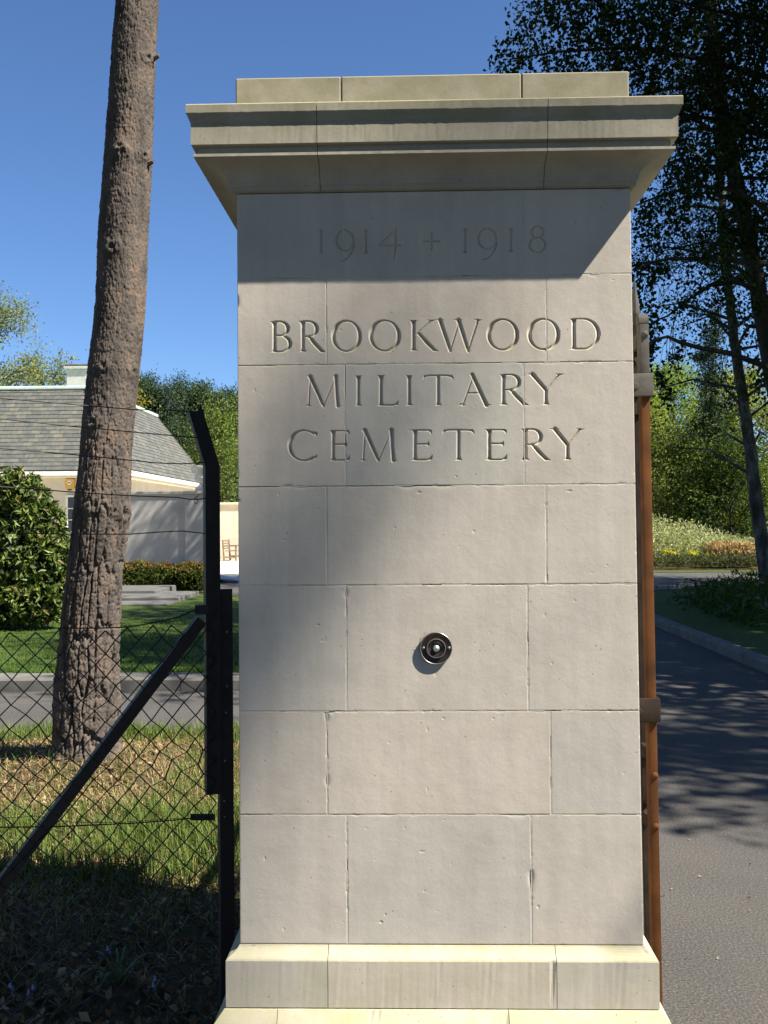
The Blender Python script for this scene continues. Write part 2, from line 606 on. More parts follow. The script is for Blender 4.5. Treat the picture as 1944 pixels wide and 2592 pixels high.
def slate_material():
    m, nt, b = material('roof_slate')
    p = pos(nt)
    oi = nd(nt, "ShaderNodeObjectInfo")
    ge = nd(nt, "ShaderNodeNewGeometry")
    f = mathn(nt, 'FRACT', mathn(nt, 'ADD', oi.outputs["Random"], ge.outputs["Random Per Island"]))
    r = ramp(nt, f, [(0.0, (0.105, 0.112, 0.105)), (0.3, (0.125, 0.132, 0.122)), (0.55, (0.145, 0.148, 0.132)), (0.78, (0.165, 0.163, 0.14)), (0.93, (0.20, 0.19, 0.15)), (1.0, (0.12, 0.128, 0.12))])
    n1 = noise(nt, p, 7.0, 6.0, 0.65)
    g = ramp(nt, n1.outputs[0], [(0.3, (0.52, 0.53, 0.53)), (0.7, (0.90, 0.89, 0.85))])
    c = mix(nt, 1.0, r.outputs[0], g.outputs[0], 'MULTIPLY')
    nt.links.new(c, b.inputs["Base Color"])
    b.inputs["Roughness"].default_value = 0.75
    bump(nt, b, n1.outputs[0], 0.3, 0.01)
    return m


M['slate'] = slate_material()


# ================================================================== THE SETTING
def sheet(name, poly, z, mat, parent=None):
    n = len(poly)
    me = bpy.data.meshes.new(name)
    tri = tri_poly([(x, y, 0) for x, y in poly])
    me.from_pydata([(x, y, z) for x, y in poly], [], tri)
    me.update()
    bmx = bmesh.new()
    bmx.from_mesh(me)
    bmesh.ops.recalc_face_normals(bmx, faces=bmx.faces[:])
    if bmx.faces and sum(f.normal.z for f in bmx.faces) < 0:
        bmesh.ops.reverse_faces(bmx, faces=bmx.faces[:])
    bmx.to_mesh(me)
    bmx.free()
    o = link(name, me, mat, parent)
    return tag(o, kind="structure")


def vnoise(x, y, seed=0):
    """smooth value noise on arrays"""
    r = np.random.default_rng(seed)
    tab = r.random((64, 64))
    xi, yi = np.floor(x).astype(int), np.floor(y).astype(int)
    fx, fy = x - xi, y - yi
    fx, fy = fx * fx * (3 - 2 * fx), fy * fy * (3 - 2 * fy)
    a, b = tab[xi % 64, yi % 64], tab[(xi + 1) % 64, yi % 64]
    c, d = tab[xi % 64, (yi + 1) % 64], tab[(xi + 1) % 64, (yi + 1) % 64]
    return (a * (1 - fx) + b * fx) * (1 - fy) + (c * (1 - fx) + d * fx) * fy


def fbm(x, y, seed=0, oct=4):
    s, a, t = 0, 1.0, 0
    for k in range(oct):
        s = s + a * vnoise(x * 2 ** k + 17.3 * k, y * 2 ** k + 5.1 * k, seed + k)
        t += a
        a *= 0.5
    return s / t


tag(sheet('ground', [(-400, -300), (400, -300), (400, 600), (-400, 600)], -0.06, M['ground']), kind='structure')
tag(sheet('public_road', [(-60, -9), (60, -9), (60, -3.2), (-60, -3.2)], -0.02, M['asphalt']), kind='structure')
tag(sheet('apron', [(-9.0, -3.2), (0.62, -3.2), (0.62, 0.1), (-9.0, 0.1)], 0.008, M['asphalt']), kind='structure')
# the drive past the gate pier, widening to a branch on the left and a cross road at the far end
tag(sheet('drive', [(0.62, -3.2), (3.7, -3.2), (3.7, 18.0), (4.3, 19.6), (5.4, 20.4), (8.0, 21.2), (16, 22.6), (60, 24), (60, 30.2), (14, 29.8), (3.0, 30.0), (-5.0, 29.0), (-5.6, 22.0),
                    (-3.0, 19.0), (-1.2, 14), (-0.6, 9.5), (-0.8, 8.2), (-1.3, 7.45), (-40, 7.45), (-40, 5.05), (-1.0, 5.05), (0.3, 4.4), (0.62, 3.0)], 0.0, M['asphalt']), kind='structure')
LZ = 0.10
tag(sheet('lawn', [(-40, 7.84), (-1.6, 7.84), (-1.15, 8.4), (-0.95, 9.7), (-1.5, 14), (-3.3, 18.8), (-5.2, 20.6), (-9.0, 20.9), (-40, 21.5)], LZ, M['lawn']), kind='structure')
tag(sheet('lawn', [(3.88, -3.0), (60, -3.0), (60, 23.6), (16, 22.3), (8.0, 20.9), (5.5, 20.1), (4.45, 19.3), (3.88, 17.8)], LZ, M['lawn']), kind='structure')
tag(sheet('grass_strip', [(1.0, 30.02), (14, 29.82), (60, 30.22), (60, 31.0), (1.0, 31.0)], 0.012, M['lawn']), kind='structure')
tag(sheet('terrace', [(-26, 21.55), (-9.0, 20.95), (-5.25, 20.65), (-5.65, 22.0), (-5.05, 29.05), (2.9, 30.06), (2.9, 60), (-26, 60)], 0.03, M['paving']), kind='structure')


# verge with gentle bumps behind the fence
def verge_height(x, y):
    z = 0.04 + 0.10 * (fbm(x * 0.9 + 31, y * 0.9 + 12, 3) - 0.5) + 0.06 * (fbm(x * 4 + 5, y * 4 + 9, 8) - 0.5)
    z = z + 0.20 * np.exp(-(((x + 1.62) / 0.30) ** 2 + ((y - 1.40) / 0.22) ** 2))          # tussock mound near the fence
    z = z + 0.07 * np.exp(-(((x + 1.03) / 0.20) ** 2 + ((y - 1.02) / 0.16) ** 2))
    z = z + 0.09 * np.exp(-(((x + 2.12) / 0.40) ** 2 + ((y - 4.2) / 0.40) ** 2))           # swell round the pine's foot
    fade = np.clip((5.35 - y) / 0.6, 0, 1)
    return z * fade + 0.012


gx, gy = np.meshgrid(np.linspace(-9, 0.60, 150), np.linspace(0.02, 5.35, 100), indexing='ij')
gz = verge_height(gx, gy)
nI, nJ = gx.shape
idx = np.arange(nI * nJ).reshape(nI, nJ)
vq = np.stack([idx[:-1, :-1], idx[1:, :-1], idx[1:, 1:], idx[:-1, 1:]], -1).reshape(-1, 4)
verge = link('verge', mesh_np('verge', np.stack([gx, gy, gz], -1), vq), M['soil'], smooth=True)
tag(verge, kind='structure')


# kerbs: every stone its own piece
def kerb_run(line, width, name='kerb'):
    root = empty(name, (line[0][0], line[0][1], 0))
    tag(root, kind='structure')
    P = [Vector((x, y, 0)) for x, y in line]
    r = random.Random(5)
    for a, b in zip(P[:-1], P[1:]):
        L = (b - a).length
        n = max(1, round(L / 0.9))
        t = (b - a).normalized()
        nrm = Vector((-t.y, t.x, 0))
        for k in range(n):
            p0 = a + t * (L * k / n + 0.004)
            p1 = a + t * (L * (k + 1) / n - 0.004)
            h = 0.12 + r.uniform(-0.004, 0.004)
            c = 0.02
            prof = [(0, -0.05), (0, h - c), (c, h), (width, h), (width, -0.05)]
            bmk = [p0 + nrm * u + Vector((0, 0, z)) for u, z in prof]
            MB().prism([tuple(v) for v in bmk], tuple(p1 - p0)).build('kerb_stone', M['kerb'], root)
    return root


kerb_run([(-12, 7.47), (-1.35, 7.47)], 0.38)
kerb_run([(-1.35, 7.47), (-0.85, 8.2), (-0.65, 9.5)], 0.30)
kerb_run([(3.71, 17.9), (3.71, 1.7)], 0.17)
kerb_run([(16, 22.6), (8.0, 21.2), (5.4, 20.4), (4.3, 19.6), (3.71, 17.9)], 0.22)

# ================================================================== THE GATE PIER
PD = 1.36                                            # depth of the pier
Z_SH0, Z_SH1 = 0.6206, 2.378
xlt, xrt = at(600, 574, 0).x, at(1596, 527, 0).x
xlb, xrb = at(608, 2379, 0).x, at(1629, 2390, 0).x
ztl, zbl = at(600, 574, 0).z, at(608, 2379, 0).z


def xl(z):
    return xlt + (xlb - xlt) * (ztl - z) / (ztl - zbl)


def xr(z):
    return xrt + (xrb - xrt) * (ztl - z) / (ztl - zbl)


pier = empty('gate_pier', ((xlb + xrb) / 2, PD / 2, 0))
tag(pier, 'tall pale stone gate pier carved with the cemetery name and the years 1914 + 1918', 'gate pier')
JOINT = 0.0015

# ---- carved lettering: V-cut strokes given as poly-lines with half widths, in photo pixels, on the plane Y = 0
TH, TN = 0.076, 0.034


def arc(cx, cy, rx, ry, a0, a1, n=28, tilt=0.0, th=TH, tn=TN):
    out = []
    for i in range(n + 1):
        a = math.radians(a0 + (a1 - a0) * i / n)
        w = tn + (th - tn) * abs(math.cos(a + math.radians(tilt))) ** 1.6
        out.append((cx + rx * math.cos(a), cy + ry * math.sin(a), w))
    return out


def ser(x, y, w, s=1, hw=0.030):
    """small bracketed serif; s=+1 at a top end, -1 at a foot"""
    return [[(x - w, y - s * 0.006, hw * 0.35), (x - w * 0.5, y - s * 0.020, hw * 0.8), (x, y - s * 0.034, hw * 1.3), (x + w * 0.5, y - s * 0.020, hw * 0.8), (x + w, y - s * 0.006, hw * 0.35)]]


def stem(x, y0, y1, th=TH, top=True, foot=True, sw=0.14):
    """upright with square ends flaring into wedge serifs"""
    out = ['flat']
    L = y1 - y0
    for i in range(25):
        d = L * (i / 24.0) ** 1.0
        w = th * 0.90
        if foot:
            w += (sw - th * 0.9) * math.exp(-d / 0.040)
        if top:
            w += (sw - th * 0.9) * math.exp(-(L - d) / 0.040)
        out.append((x, y0 + d, w))
    return [out]


def letter(ch, W):
    """strokes in units of cap height, x from 0 to W"""
    s = []
    if ch == 'I' or ch == '1':
        s += stem(W / 2, 0, 1, sw=min(0.13, W / 2))
    elif ch == 'B':
        s += stem(0.17, 0, 1, sw=0.15)
        cx = W * 0.48
        s.append([(0.17, 0.985, TN), (cx, 0.985, TN)] + arc(cx, 0.76, W * 0.36, 0.225, 90, -90) + [(0.17, 0.535, TN)])
        s.append([(0.17, 0.535, TN), (cx, 0.535, TN)] + arc(cx, 0.275, W * 0.46, 0.26, 90, -90) + [(0.17, 0.015, TN)])
    elif ch == 'R':
        s += stem(0.17, 0, 1, sw=0.15)
        cx = W * 0.40
        s.append([(0.17, 0.985, TN), (cx, 0.985, TN)] + arc(cx, 0.74, W * 0.29, 0.245, 90, -90) + [(0.17, 0.495, TN)])
        s.append([(W * 0.42, 0.49, TH * 0.8), (W * 0.62, 0.27, TH * 1.0), (W * 0.86, 0.04, TH * 0.9), (W * 1.0, 0.0, TN * 0.5)])
    elif ch == 'O':
        s.append(arc(W / 2, 0.5, W / 2 - 0.06, 0.49, 0, 360, 48, 14, TH * 1.08))
    elif ch == 'D':
        s += stem(0.17, 0, 1, sw=0.15)
        cx = W * 0.45
        s.append([(0.17, 0.985, TN), (cx, 0.985, TN)] + arc(cx, 0.5, W * 0.49, 0.485, 90, -90, 34) + [(0.17, 0.015, TN)])
    elif ch == 'K':
        s += stem(0.17, 0, 1, sw=0.14)
        s.append([(W * 0.80, 0.97, TN), (0.22, 0.50, TN * 0.6)])
        s += ser(W * 0.80, 1.0, 0.13, 1)
        s.append([(W * 0.36, 0.56, TH * 0.75), (W * 0.66, 0.25, TH), (W * 0.88, 0.04, TH * 0.85), (W * 1.02, 0.0, TN * 0.5)])
    elif ch == 'W':
        a = W
        s.append([(a * 0.09, 0.985, TH * 1.05), (a * 0.31, 0.0, TH * 0.85)])
        s.append([(a * 0.50, 0.92, TN), (a * 0.31, 0.0, TN)])
        s.append([(a * 0.49, 0.985, TH * 1.05), (a * 0.70, 0.0, TH * 0.85)])
        s.append([(a * 0.91, 0.985, TN * 1.3), (a * 0.70, 0.0, TN * 1.1)])
        for u, w in ((0.09, 0.14), (0.48, 0.13), (0.92, 0.13)):
            s += ser(a * u, 1.0, w, 1)
    elif ch == 'M':
        a = W
        s.append([(a * 0.14, 0.97, TN), (a * 0.10, 0.0, TN)])
        s.append([(a * 0.14, 0.985, TH * 1.05), (a * 0.50, 0.02, TH * 0.8)])
        s.append([(a * 0.84, 0.96, TN * 0.7), (a * 0.50, 0.02, TN)])
        s.append([(a * 0.845, 0.99, TH * 1.08), (a * 0.865, 0.5, TH * 0.92), (a * 0.90, 0.01, TH * 1.1)])
        s += ser(a * 0.09, 0.0, 0.11, -1) + ser(a * 0.90, 0.0, 0.13, -1) + ser(a * 0.13, 1.0, 0.11, 1) + ser(a * 0.86, 1.0, 0.09, 1)
    elif ch == 'L':
        s += stem(0.17, 0, 1, sw=0.14)
        s.append([(0.17, 0.02, TN), (W * 0.8, 0.02, TN * 1.1), (W * 0.93, 0.06, TN * 1.5), (W * 0.99, 0.16, TN * 0.5)])
    elif ch == 'T':
        s += stem(W / 2, 0, 0.97, top=False)
        s.append([(W * 0.01, 0.85, TN * 0.5), (W * 0.06, 0.95, TN * 1.3), (W * 0.2, 0.975, TN), (W * 0.8, 0.975, TN), (W * 0.94, 0.95, TN * 1.3), (W * 0.99, 0.85, TN * 0.5)])
    elif ch == 'E':
        s += stem(0.17, 0, 1, sw=0.15)
        s.append([(0.17, 0.975, TN), (W * 0.82, 0.975, TN), (W * 0.93, 0.95, TN * 1.3), (W * 0.97, 0.86, TN * 0.5)])
        s.append([(0.17, 0.53, TN), (W * 0.70, 0.53, TN), (W * 0.82, 0.53, TN * 1.5)])
        s.append([(W * 0.83, 0.60, TN * 0.6), (W * 0.82, 0.53, TN * 1.3), (W * 0.83, 0.46, TN * 0.6)])
        s.append([(0.17, 0.02, TN), (W * 0.8, 0.02, TN * 1.1), (W * 0.93, 0.06, TN * 1.5), (W * 1.0, 0.17, TN * 0.5)])
    elif ch == 'A':
        a = W
        s.append([(a * 0.46, 0.96, TN), (a * 0.14, 0.0, TN)])
        s.append([(a * 0.43, 1.0, TH * 0.95), (a * 0.86, 0.0, TH * 1.05)])
        s.append([(a * 0.27, 0.40, TN), (a * 0.66, 0.40, TN)])
        s += ser(a * 0.12, 0.0, 0.12, -1) + ser(a * 0.87, 0.0, 0.14, -1)
        s.append([(a * 0.36, 0.985, TN * 0.5), (a * 0.46, 0.985, TN)])
    elif ch == 'Y':
        a = W
        s += stem(a * 0.50, 0, 0.5, top=False)
        s.append([(a * 0.14, 0.985, TH * 1.05), (a * 0.50, 0.48, TH * 0.95)])
        s.append([(a * 0.85, 0.975, TN * 1.2), (a * 0.51, 0.50, TN * 0.8)])
        s += ser(a * 0.13, 1.0, 0.14, 1) + ser(a * 0.86, 1.0, 0.13, 1)
    elif ch == 'C':
        s.append(arc(W * 0.54, 0.5, W * 0.48, 0.49, 52, 305, 40, 14, TH * 1.05))
        s.append([(W * 0.82, 0.93, TN), (W * 0.93, 0.90, TN * 1.5), (W * 0.95, 0.80, TN * 0.5)])
        s.append([(W * 0.80, 0.08, TN), (W * 0.93, 0.13, TN * 1.3), (W * 0.96, 0.2, TN * 0.5)])
    elif ch == '9':
        s.append(arc(W * 0.48, 0.55, W * 0.42, 0.42, 0, 360, 40, -10, TH * 0.8))
        s.append([(W * 0.90, 0.60, TH * 0.8), (W * 0.92, 0.36, TH * 0.9), (W * 0.82, 0.06, TH * 0.6), (W * 0.62, -0.18, TN), (W * 0.38, -0.29, TN), (W * 0.20, -0.27, TN * 0.7)])
    elif ch == '4':
        s.append([(W * 0.76, 0.98, TN), (W * 0.02, 0.34, TN)])
        s.append([(W * 0.02, 0.34, TN), (W * 0.98, 0.34, TN * 1.3)])
        s.append([(W * 0.76, 1.0, TH * 0.7), (W * 0.76, 0.3, TH * 0.85), (W * 0.68, -0.30, TN * 0.8)])
    elif ch == '8':
        s.append(arc(W * 0.50, 0.86, W * 0.34, 0.24, 0, 360, 30, 0, TH * 0.7))
        s.append(arc(W * 0.50, 0.32, W * 0.45, 0.31, 0, 360, 34, 0, TH * 0.8))
    elif ch == '+':
        s.append([(0.0, 0.5, TN * 2.2), (W * 0.5, 0.5, TN * 1.5), (W, 0.5, TN * 2.2)])
        s.append([(W * 0.5, 0.0, TN * 2.2), (W * 0.5, 0.5, TN * 1.5), (W * 0.5, 1.0, TN * 2.2)])
    return s


TEXT = [
    # (character, left px, right px, top px, bottom px)
    *[(c, a, b, 809.5 + (812 - 805) / 760 * (1100 - (a + b) / 2), 888 + (891 - 884) / 760 * (1100 - (a + b) / 2)) for c, a, b in
      (('B', 681, 737), ('R', 753, 823), ('O', 839, 915), ('O', 934, 1014), ('K', 1033, 1107), ('W', 1103, 1220), ('O', 1232, 1313), ('O', 1335, 1417), ('D', 1439, 1519))],
    *[(c, a, b, 949 + 0.0095 * (1100 - (a + b) / 2), 1026.5 + 0.006 * (1100 - (a + b) / 2)) for c, a, b in
      (('M', 772, 864), ('I', 897, 917), ('L', 951, 1008), ('I', 1025, 1046), ('T', 1070, 1148), ('A', 1159, 1243), ('R', 1261, 1337), ('Y', 1334, 1430))],
    *[(c, a, b, 1087 + 0.006 * (1100 - (a + b) / 2), 1165.5 + 0.004 * (1100 - (a + b) / 2)) for c, a, b in
      (('C', 728, 805), ('E', 830, 885), ('M', 910, 1005), ('E', 1037, 1094), ('T', 1120, 1201), ('E', 1225, 1283), ('R', 1316, 1392), ('Y', 1392, 1481))],
    ('1', 803, 821, 581, 642), ('9', 848, 899, 580, 642), ('1', 917, 935, 580, 641), ('4', 957, 1015, 579, 641), ('+', 1072, 1112, 589, 631),
    ('1', 1168, 1186, 578, 640), ('9', 1208, 1260, 576, 638), ('1', 1284, 1302, 577, 638), ('8', 1338, 1382, 578, 639),
]
SEGS, FLATS = [], []                                 # strokes in metres on the face
for ch, a, b, t, bo in TEXT:
    H = bo - t
    Wd = (b - a) / H
    for st in letter(ch, Wd):
        flat = st[0] == 'flat'
        pts = []
        for u, v, w in (st[1:] if flat else st):
            p = at(a + u * H, bo - v * H, 0.0)
            pts.append((p.x, p.z, w * H * 2.4 / FPX))
        if flat:
            FLATS.append((pts[0][0], pts[0][1], pts[-1][0], pts[-1][1], np.array([q[2] for q in pts])))
        else:
            for p, q in zip(pts[:-1], pts[1:]):
                SEGS.append(p + q)


def carve(X, Z):
    """depth of the V-cut at face points (grids)"""
    D = np.zeros_like(X)
    x0, x1 = X[0, 0], X[-1, 0]
    z0, z1 = Z[0, 0], Z[0, -1]
    dx = (x1 - x0) / (X.shape[0] - 1)
    dz = (z1 - z0) / (X.shape[1] - 1)
    for ax, az, aw, bx_, bz, bw in SEGS:
        m = max(aw, bw) + 0.001
        i0, i1 = int((min(ax, bx_) - m - x0) / dx), int((max(ax, bx_) + m - x0) / dx) + 2
        j0, j1 = int((min(az, bz) - m - z0) / dz), int((max(az, bz) + m - z0) / dz) + 2
        i0, j0, i1, j1 = max(i0, 0), max(j0, 0), min(i1, X.shape[0]), min(j1, X.shape[1])
        if i0 >= i1 or j0 >= j1:
            continue
        px, pz = X[i0:i1, j0:j1], Z[i0:i1, j0:j1]
        vx, vz = bx_ - ax, bz - az
        L2 = vx * vx + vz * vz + 1e-12
        t = np.clip(((px - ax) * vx + (pz - az) * vz) / L2, 0, 1)
        d = np.hypot(px - ax - t * vx, pz - az - t * vz)
        dep = (aw + t * (bw - aw)) - d
        D[i0:i1, j0:j1] = np.maximum(D[i0:i1, j0:j1], dep)
    for ax, az, bx_, bz, ws in FLATS:
        m = ws.max() + 0.001
        i0, i1 = max(int((min(ax, bx_) - m - x0) / dx), 0), min(int((max(ax, bx_) + m - x0) / dx) + 2, X.shape[0])
        j0, j1 = max(int((min(az, bz) - m - z0) / dz), 0), min(int((max(az, bz) + m - z0) / dz) + 2, X.shape[1])
        if i0 >= i1 or j0 >= j1:
            continue
        px, pz = X[i0:i1, j0:j1], Z[i0:i1, j0:j1]
        vx, vz = bx_ - ax, bz - az
        L = math.hypot(vx, vz)
        t = ((px - ax) * vx + (pz - az) * vz) / (L * L)
        perp = np.abs((px - ax) * vz - (pz - az) * vx) / L
        w = np.interp(t, np.linspace(0, 1, len(ws)), ws)
        dep = np.minimum(w - perp, np.minimum(t, 1 - t) * L * 1.5)
        D[i0:i1, j0:j1] = np.maximum(D[i0:i1, j0:j1], dep)
    return np.clip(D, 0, 0.0085) * 1.25


def chip_field(X, Z, edge, seed):
    """dressing marks, knocked arrises and a few shallow dings"""
    n = fbm(X * 160 + 9, Z * 160 + 3, seed, 3)
    arris = np.clip(fbm(X * 70 + 11, Z * 70 + 40, seed + 7, 3) - 0.62, 0, 1) * 0.006 * np.exp(-edge / 0.0016)
    big = np.clip(fbm(X * 16 + 3, Z * 16 + 8, seed + 13, 2) - 0.76, 0, 1) * 0.022 * np.exp(-edge / 0.0035)
    m = fbm(X * 55 + 21, Z * 55 + 4, seed + 21, 2)
    ding = np.clip(m - 0.905, 0, 1) * 0.016
    und = 0.0006 * (fbm(X * 7 + 2, Z * 7 + 6, seed + 30, 3) - 0.5)
    return 0.00014 * (n - 0.5) + np.clip(arris + big, 0, 0.005) + ding + und


def wedge(x0a, x1a, x0b, x1b, y0, y1, z0, z1, name, bev=0.0006):
    """block whose bottom runs x0a..x1a and top x0b..x1b"""
    bm = bmesh.new()
    vs = [bm.verts.new(p) for p in ((x0a, y0, z0), (x1a, y0, z0), (x1a, y1, z0), (x0a, y1, z0), (x0b, y0, z1), (x1b, y0, z1), (x1b, y1, z1), (x0b, y1, z1))]
    for f in ((0, 3, 2, 1), (4, 5, 6, 7), (0, 1, 5, 4), (1, 2, 6, 5), (2, 3, 7, 6), (3, 0, 4, 7)):
        bm.faces.new([vs[i] for i in f])
    if bev:
        bmesh.ops.bevel(bm, geom=bm.edges[:], offset=bev, segments=2, affect='EDGES', profile=0.5)
    mb = MB().from_bm(bm)
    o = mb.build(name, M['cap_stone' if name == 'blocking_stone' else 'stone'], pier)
    return o


def carved_stone(xa, xb, z0, z1, depth, res=0.00135):
    """ashlar whose face carries carved letters; its outer edge follows the batter"""
    nx = int((xb(z0) - xa(z0)) / res)
    nz = int((z1 - z0) / res)
    u = np.linspace(0, 1, nx)
    z = np.linspace(z0, z1, nz)
    U, Z = np.meshgrid(u, z, indexing='ij')
    XA = np.array([xa(k) for k in z])[None, :]
    XB = np.array([xb(k) for k in z])[None, :]
    X = XA + (XB - XA) * U
    D = carve(X, Z)
    edge = np.minimum(np.minimum((X - XA), (XB - X)), np.minimum(Z - z0, z1 - Z))
    D = D + np.clip(0.0008 - edge, 0, 1) * 0.6 + chip_field(X, Z, edge, int(z0 * 1000) % 50)
    V = np.stack([X, D, Z], -1).reshape(-1, 3)
    I = np.arange(nx * nz).reshape(nx, nz)
    Q = np.stack([I[:-1, :-1], I[1:, :-1], I[1:, 1:], I[:-1, 1:]], -1).reshape(-1, 4)
    # back and sides
    loop = list(I[:, 0]) + list(I[-1, 1:]) + list(I[::-1, -1][1:]) + list(I[0, ::-1][1:-1])
    base = len(V)
    back = V[loop].copy()
    back[:, 1] = depth
    V = np.vstack([V, back])
    n = len(loop)
    S = np.array([(loop[k], base + k, base + (k + 1) % n, loop[(k + 1) % n]) for k in range(n)], dtype=np.int32)
    me = mesh_np('stone', V, np.vstack([Q, S]))
    o = link('stone', me, M['stone'], pier)
    me.polygons.foreach_set("use_smooth", [False] * len(me.polygons))
    return o


zc = [Z_SH1, 2.178, 1.973, 1.688, 1.456, 1.162, 0.9215, Z_SH0]
vj = [(869, 1324), (826, 1383), (874, 1327), (827, 1383), (877, 1336), (828, 1394), (879, 1345)]
pym = [590, 810, 1075, 1355, 1640, 1930, 2220]
J = JOINT / 2
for c in range(7):
    z1, z0 = zc[c] - J, zc[c + 1] + J
    a = at(vj[c][0], pym[c], 0).x
    b = at(vj[c][1], pym[c], 0).x
    deep = 0.42 if c % 2 else 0.30
    spans = [(xl, lambda z, a=a: a - J), (lambda z, a=a: a + J, lambda z, b=b: b - J), (lambda z, b=b: b + J, xr)]
    for k, (fa, fb) in enumerate(spans):
        if c < 3:
            o = carved_stone(fa, fb, z0, z1, 0.20 if k == 1 else deep)
            if k == 1:
                o["label"] = ('middle stone carved with old style year figures', 'middle stone carved with letters of the first word line', 'middle stone carved with letters of two word lines')[c]
        else:
            carved_stone(fa, fb, z0, z1, 0.20 if k == 1 else deep, 0.0022)
    # return faces and back of the pier
    for fa, s in ((xl, 1), (xr, -1)):
        for y0, y1 in ((deep + J, deep + 0.47 - J), (deep + 0.47 + J, PD)):
            w = 0.18 * s
            lo, hi = fa(z0), fa(z1)
            if s > 0:
                wedge(lo, lo + w, hi, hi + w, y0, y1, z0, z1, 'stone')
            else:
                wedge(lo + w, lo, hi + w, hi, y0, y1, z0, z1, 'stone')
    wedge(xl(z0) + 0.18 + J, xr(z0) - 0.18 - J, xl(z1) + 0.18 + J, xr(z1) - 0.18 - J, PD - 0.2, PD, z0, z1, 'stone')
# mortar core just behind the faces
core = MB()
ci = 0.0016
core.hexa([(xl(Z_SH0) + ci, ci, Z_SH0), (xr(Z_SH0) - ci, ci, Z_SH0), (xr(Z_SH0) - ci, PD - ci, Z_SH0), (xl(Z_SH0) + ci, PD - ci, Z_SH0),
           (xl(Z_SH1) + ci, ci, Z_SH1), (xr(Z_SH1) - ci, ci, Z_SH1), (xr(Z_SH1) - ci, PD - ci, Z_SH1), (xl(Z_SH1) + ci, PD - ci, Z_SH1)])
# carved letters go deeper than the joints: keep the core behind them
core.v[0][[0, 1, 4, 5], 1] = 0.0125
core.build('mortar_core', M['mortar'], pier)
# pointing in the face joints, slightly hollow
pt = MB()
gaps = {4: [(1084, 1100), (1228, 1312)], 5: [(1392, 1410), (1520, 1575), (1600, 1621)], 3: [(612, 690), (905, 960), (1040, 1105)], 2: [(1404, 1440), (1498, 1512)], 1: [(1180, 1190)], 6: [(610, 640)]}
rpt = random.Random(31)
for c in range(1, 7):
    z = zc[c]
    cuts = [(at(a_, 1300, 0).x, at(b_, 1300, 0).x) for a_, b_ in gaps.get(c, [])]
    x = xl(z) + 0.002
    while x < xr(z) - 0.003:
        x2 = min(x + rpt.uniform(0.012, 0.05), xr(z) - 0.002)
        if not any(a_ < (x + x2) / 2 < b_ for a_, b_ in cuts):
            y = rpt.choice((0.0002, 0.0004, 0.0006, 0.0012, 0.002))
            pt.box((x, y, z - J - 0.0003), (x2, 0.012, z + J + 0.0003))
        x = x2
for c in range(7):
    for p in vj[c]:
        x = at(p, pym[c], 0).x
        z = zc[c + 1] + J
        while z < zc[c] - J - 0.001:
            z2 = min(z + rpt.uniform(0.02, 0.07), zc[c] - J)
            if rpt.random() > 0.06:
                y = rpt.choice((0.0001, 0.0003, 0.0005, 0.0010))
                pt.box((x - J - 0.0003, y, z), (x + J + 0.0003, 0.012, z2))
            z = z2
tag(pt.build('pointing', M['mortar'], pier), kind='stuff')


# ---- moulded courses: a profile (p = projection, z) run round the pier with mitred corners
def moulded(profile, name, joints_px, py, zref):
    X0, X1 = xl(zref), xr(zref)
    jx = [at(p, py, -profile_max(profile)).x for p in joints_px]
    xs = [None] + jx + [None]
    inner = -0.12
    for k in range(len(xs) - 1):
        poly = []
        for p, z in profile:
            a = (X0 - p) if xs[k] is None else xs[k] + J
            poly.append((a, -p, z))
        poly2 = []
        for p, z in profile:
            b = (X1 + p) if xs[k + 1] is None else xs[k + 1] - J
            poly2.append((b, -p, z))
        ia = X0 + 0.12 if xs[k] is None else xs[k] + J
        ib = X1 - 0.12 if xs[k + 1] is None else xs[k + 1] - J
        loft(poly + [(ia, 0.12, profile[-1][1]), (ia, 0.12, profile[0][1])], poly2 + [(ib, 0.12, profile[-1][1]), (ib, 0.12, profile[0][1])], name)
    # returns on both sides (two stones each) and the back
    ym = PD * 0.5
    for s, X in ((-1, X0), (1, X1)):
        for (ya, ma), (yb, mb_) in (((0, True), (ym - J, False)), ((ym + J, False), (PD, True))):
            P1 = [(X + s * p, (ya - p) if ma else ya, z) for p, z in profile]
            P2 = [(X + s * p, (yb + p) if mb_ else yb, z) for p, z in profile]
            ia = (X - s * 0.12)
            e1 = ya + 0.12 if ma else ya
            e2 = yb - 0.12 if mb_ else yb
            loft(P1 + [(ia, e1, profile[-1][1]), (ia, e1, profile[0][1])], P2 + [(ia, e2, profile[-1][1]), (ia, e2, profile[0][1])], name)
    P1 = [(X0 - p, PD + p, z) for p, z in profile] + [(X0 + 0.12, PD - 0.12, profile[-1][1]), (X0 + 0.12, PD - 0.12, profile[0][1])]
    P2 = [(X1 + p, PD + p, z) for p, z in profile] + [(X1 - 0.12, PD - 0.12, profile[-1][1]), (X1 - 0.12, PD - 0.12, profile[0][1])]
    loft(P1, P2, name)


def profile_max(pr):
    return max(p for p, z in pr)


LOFT_N = [0]


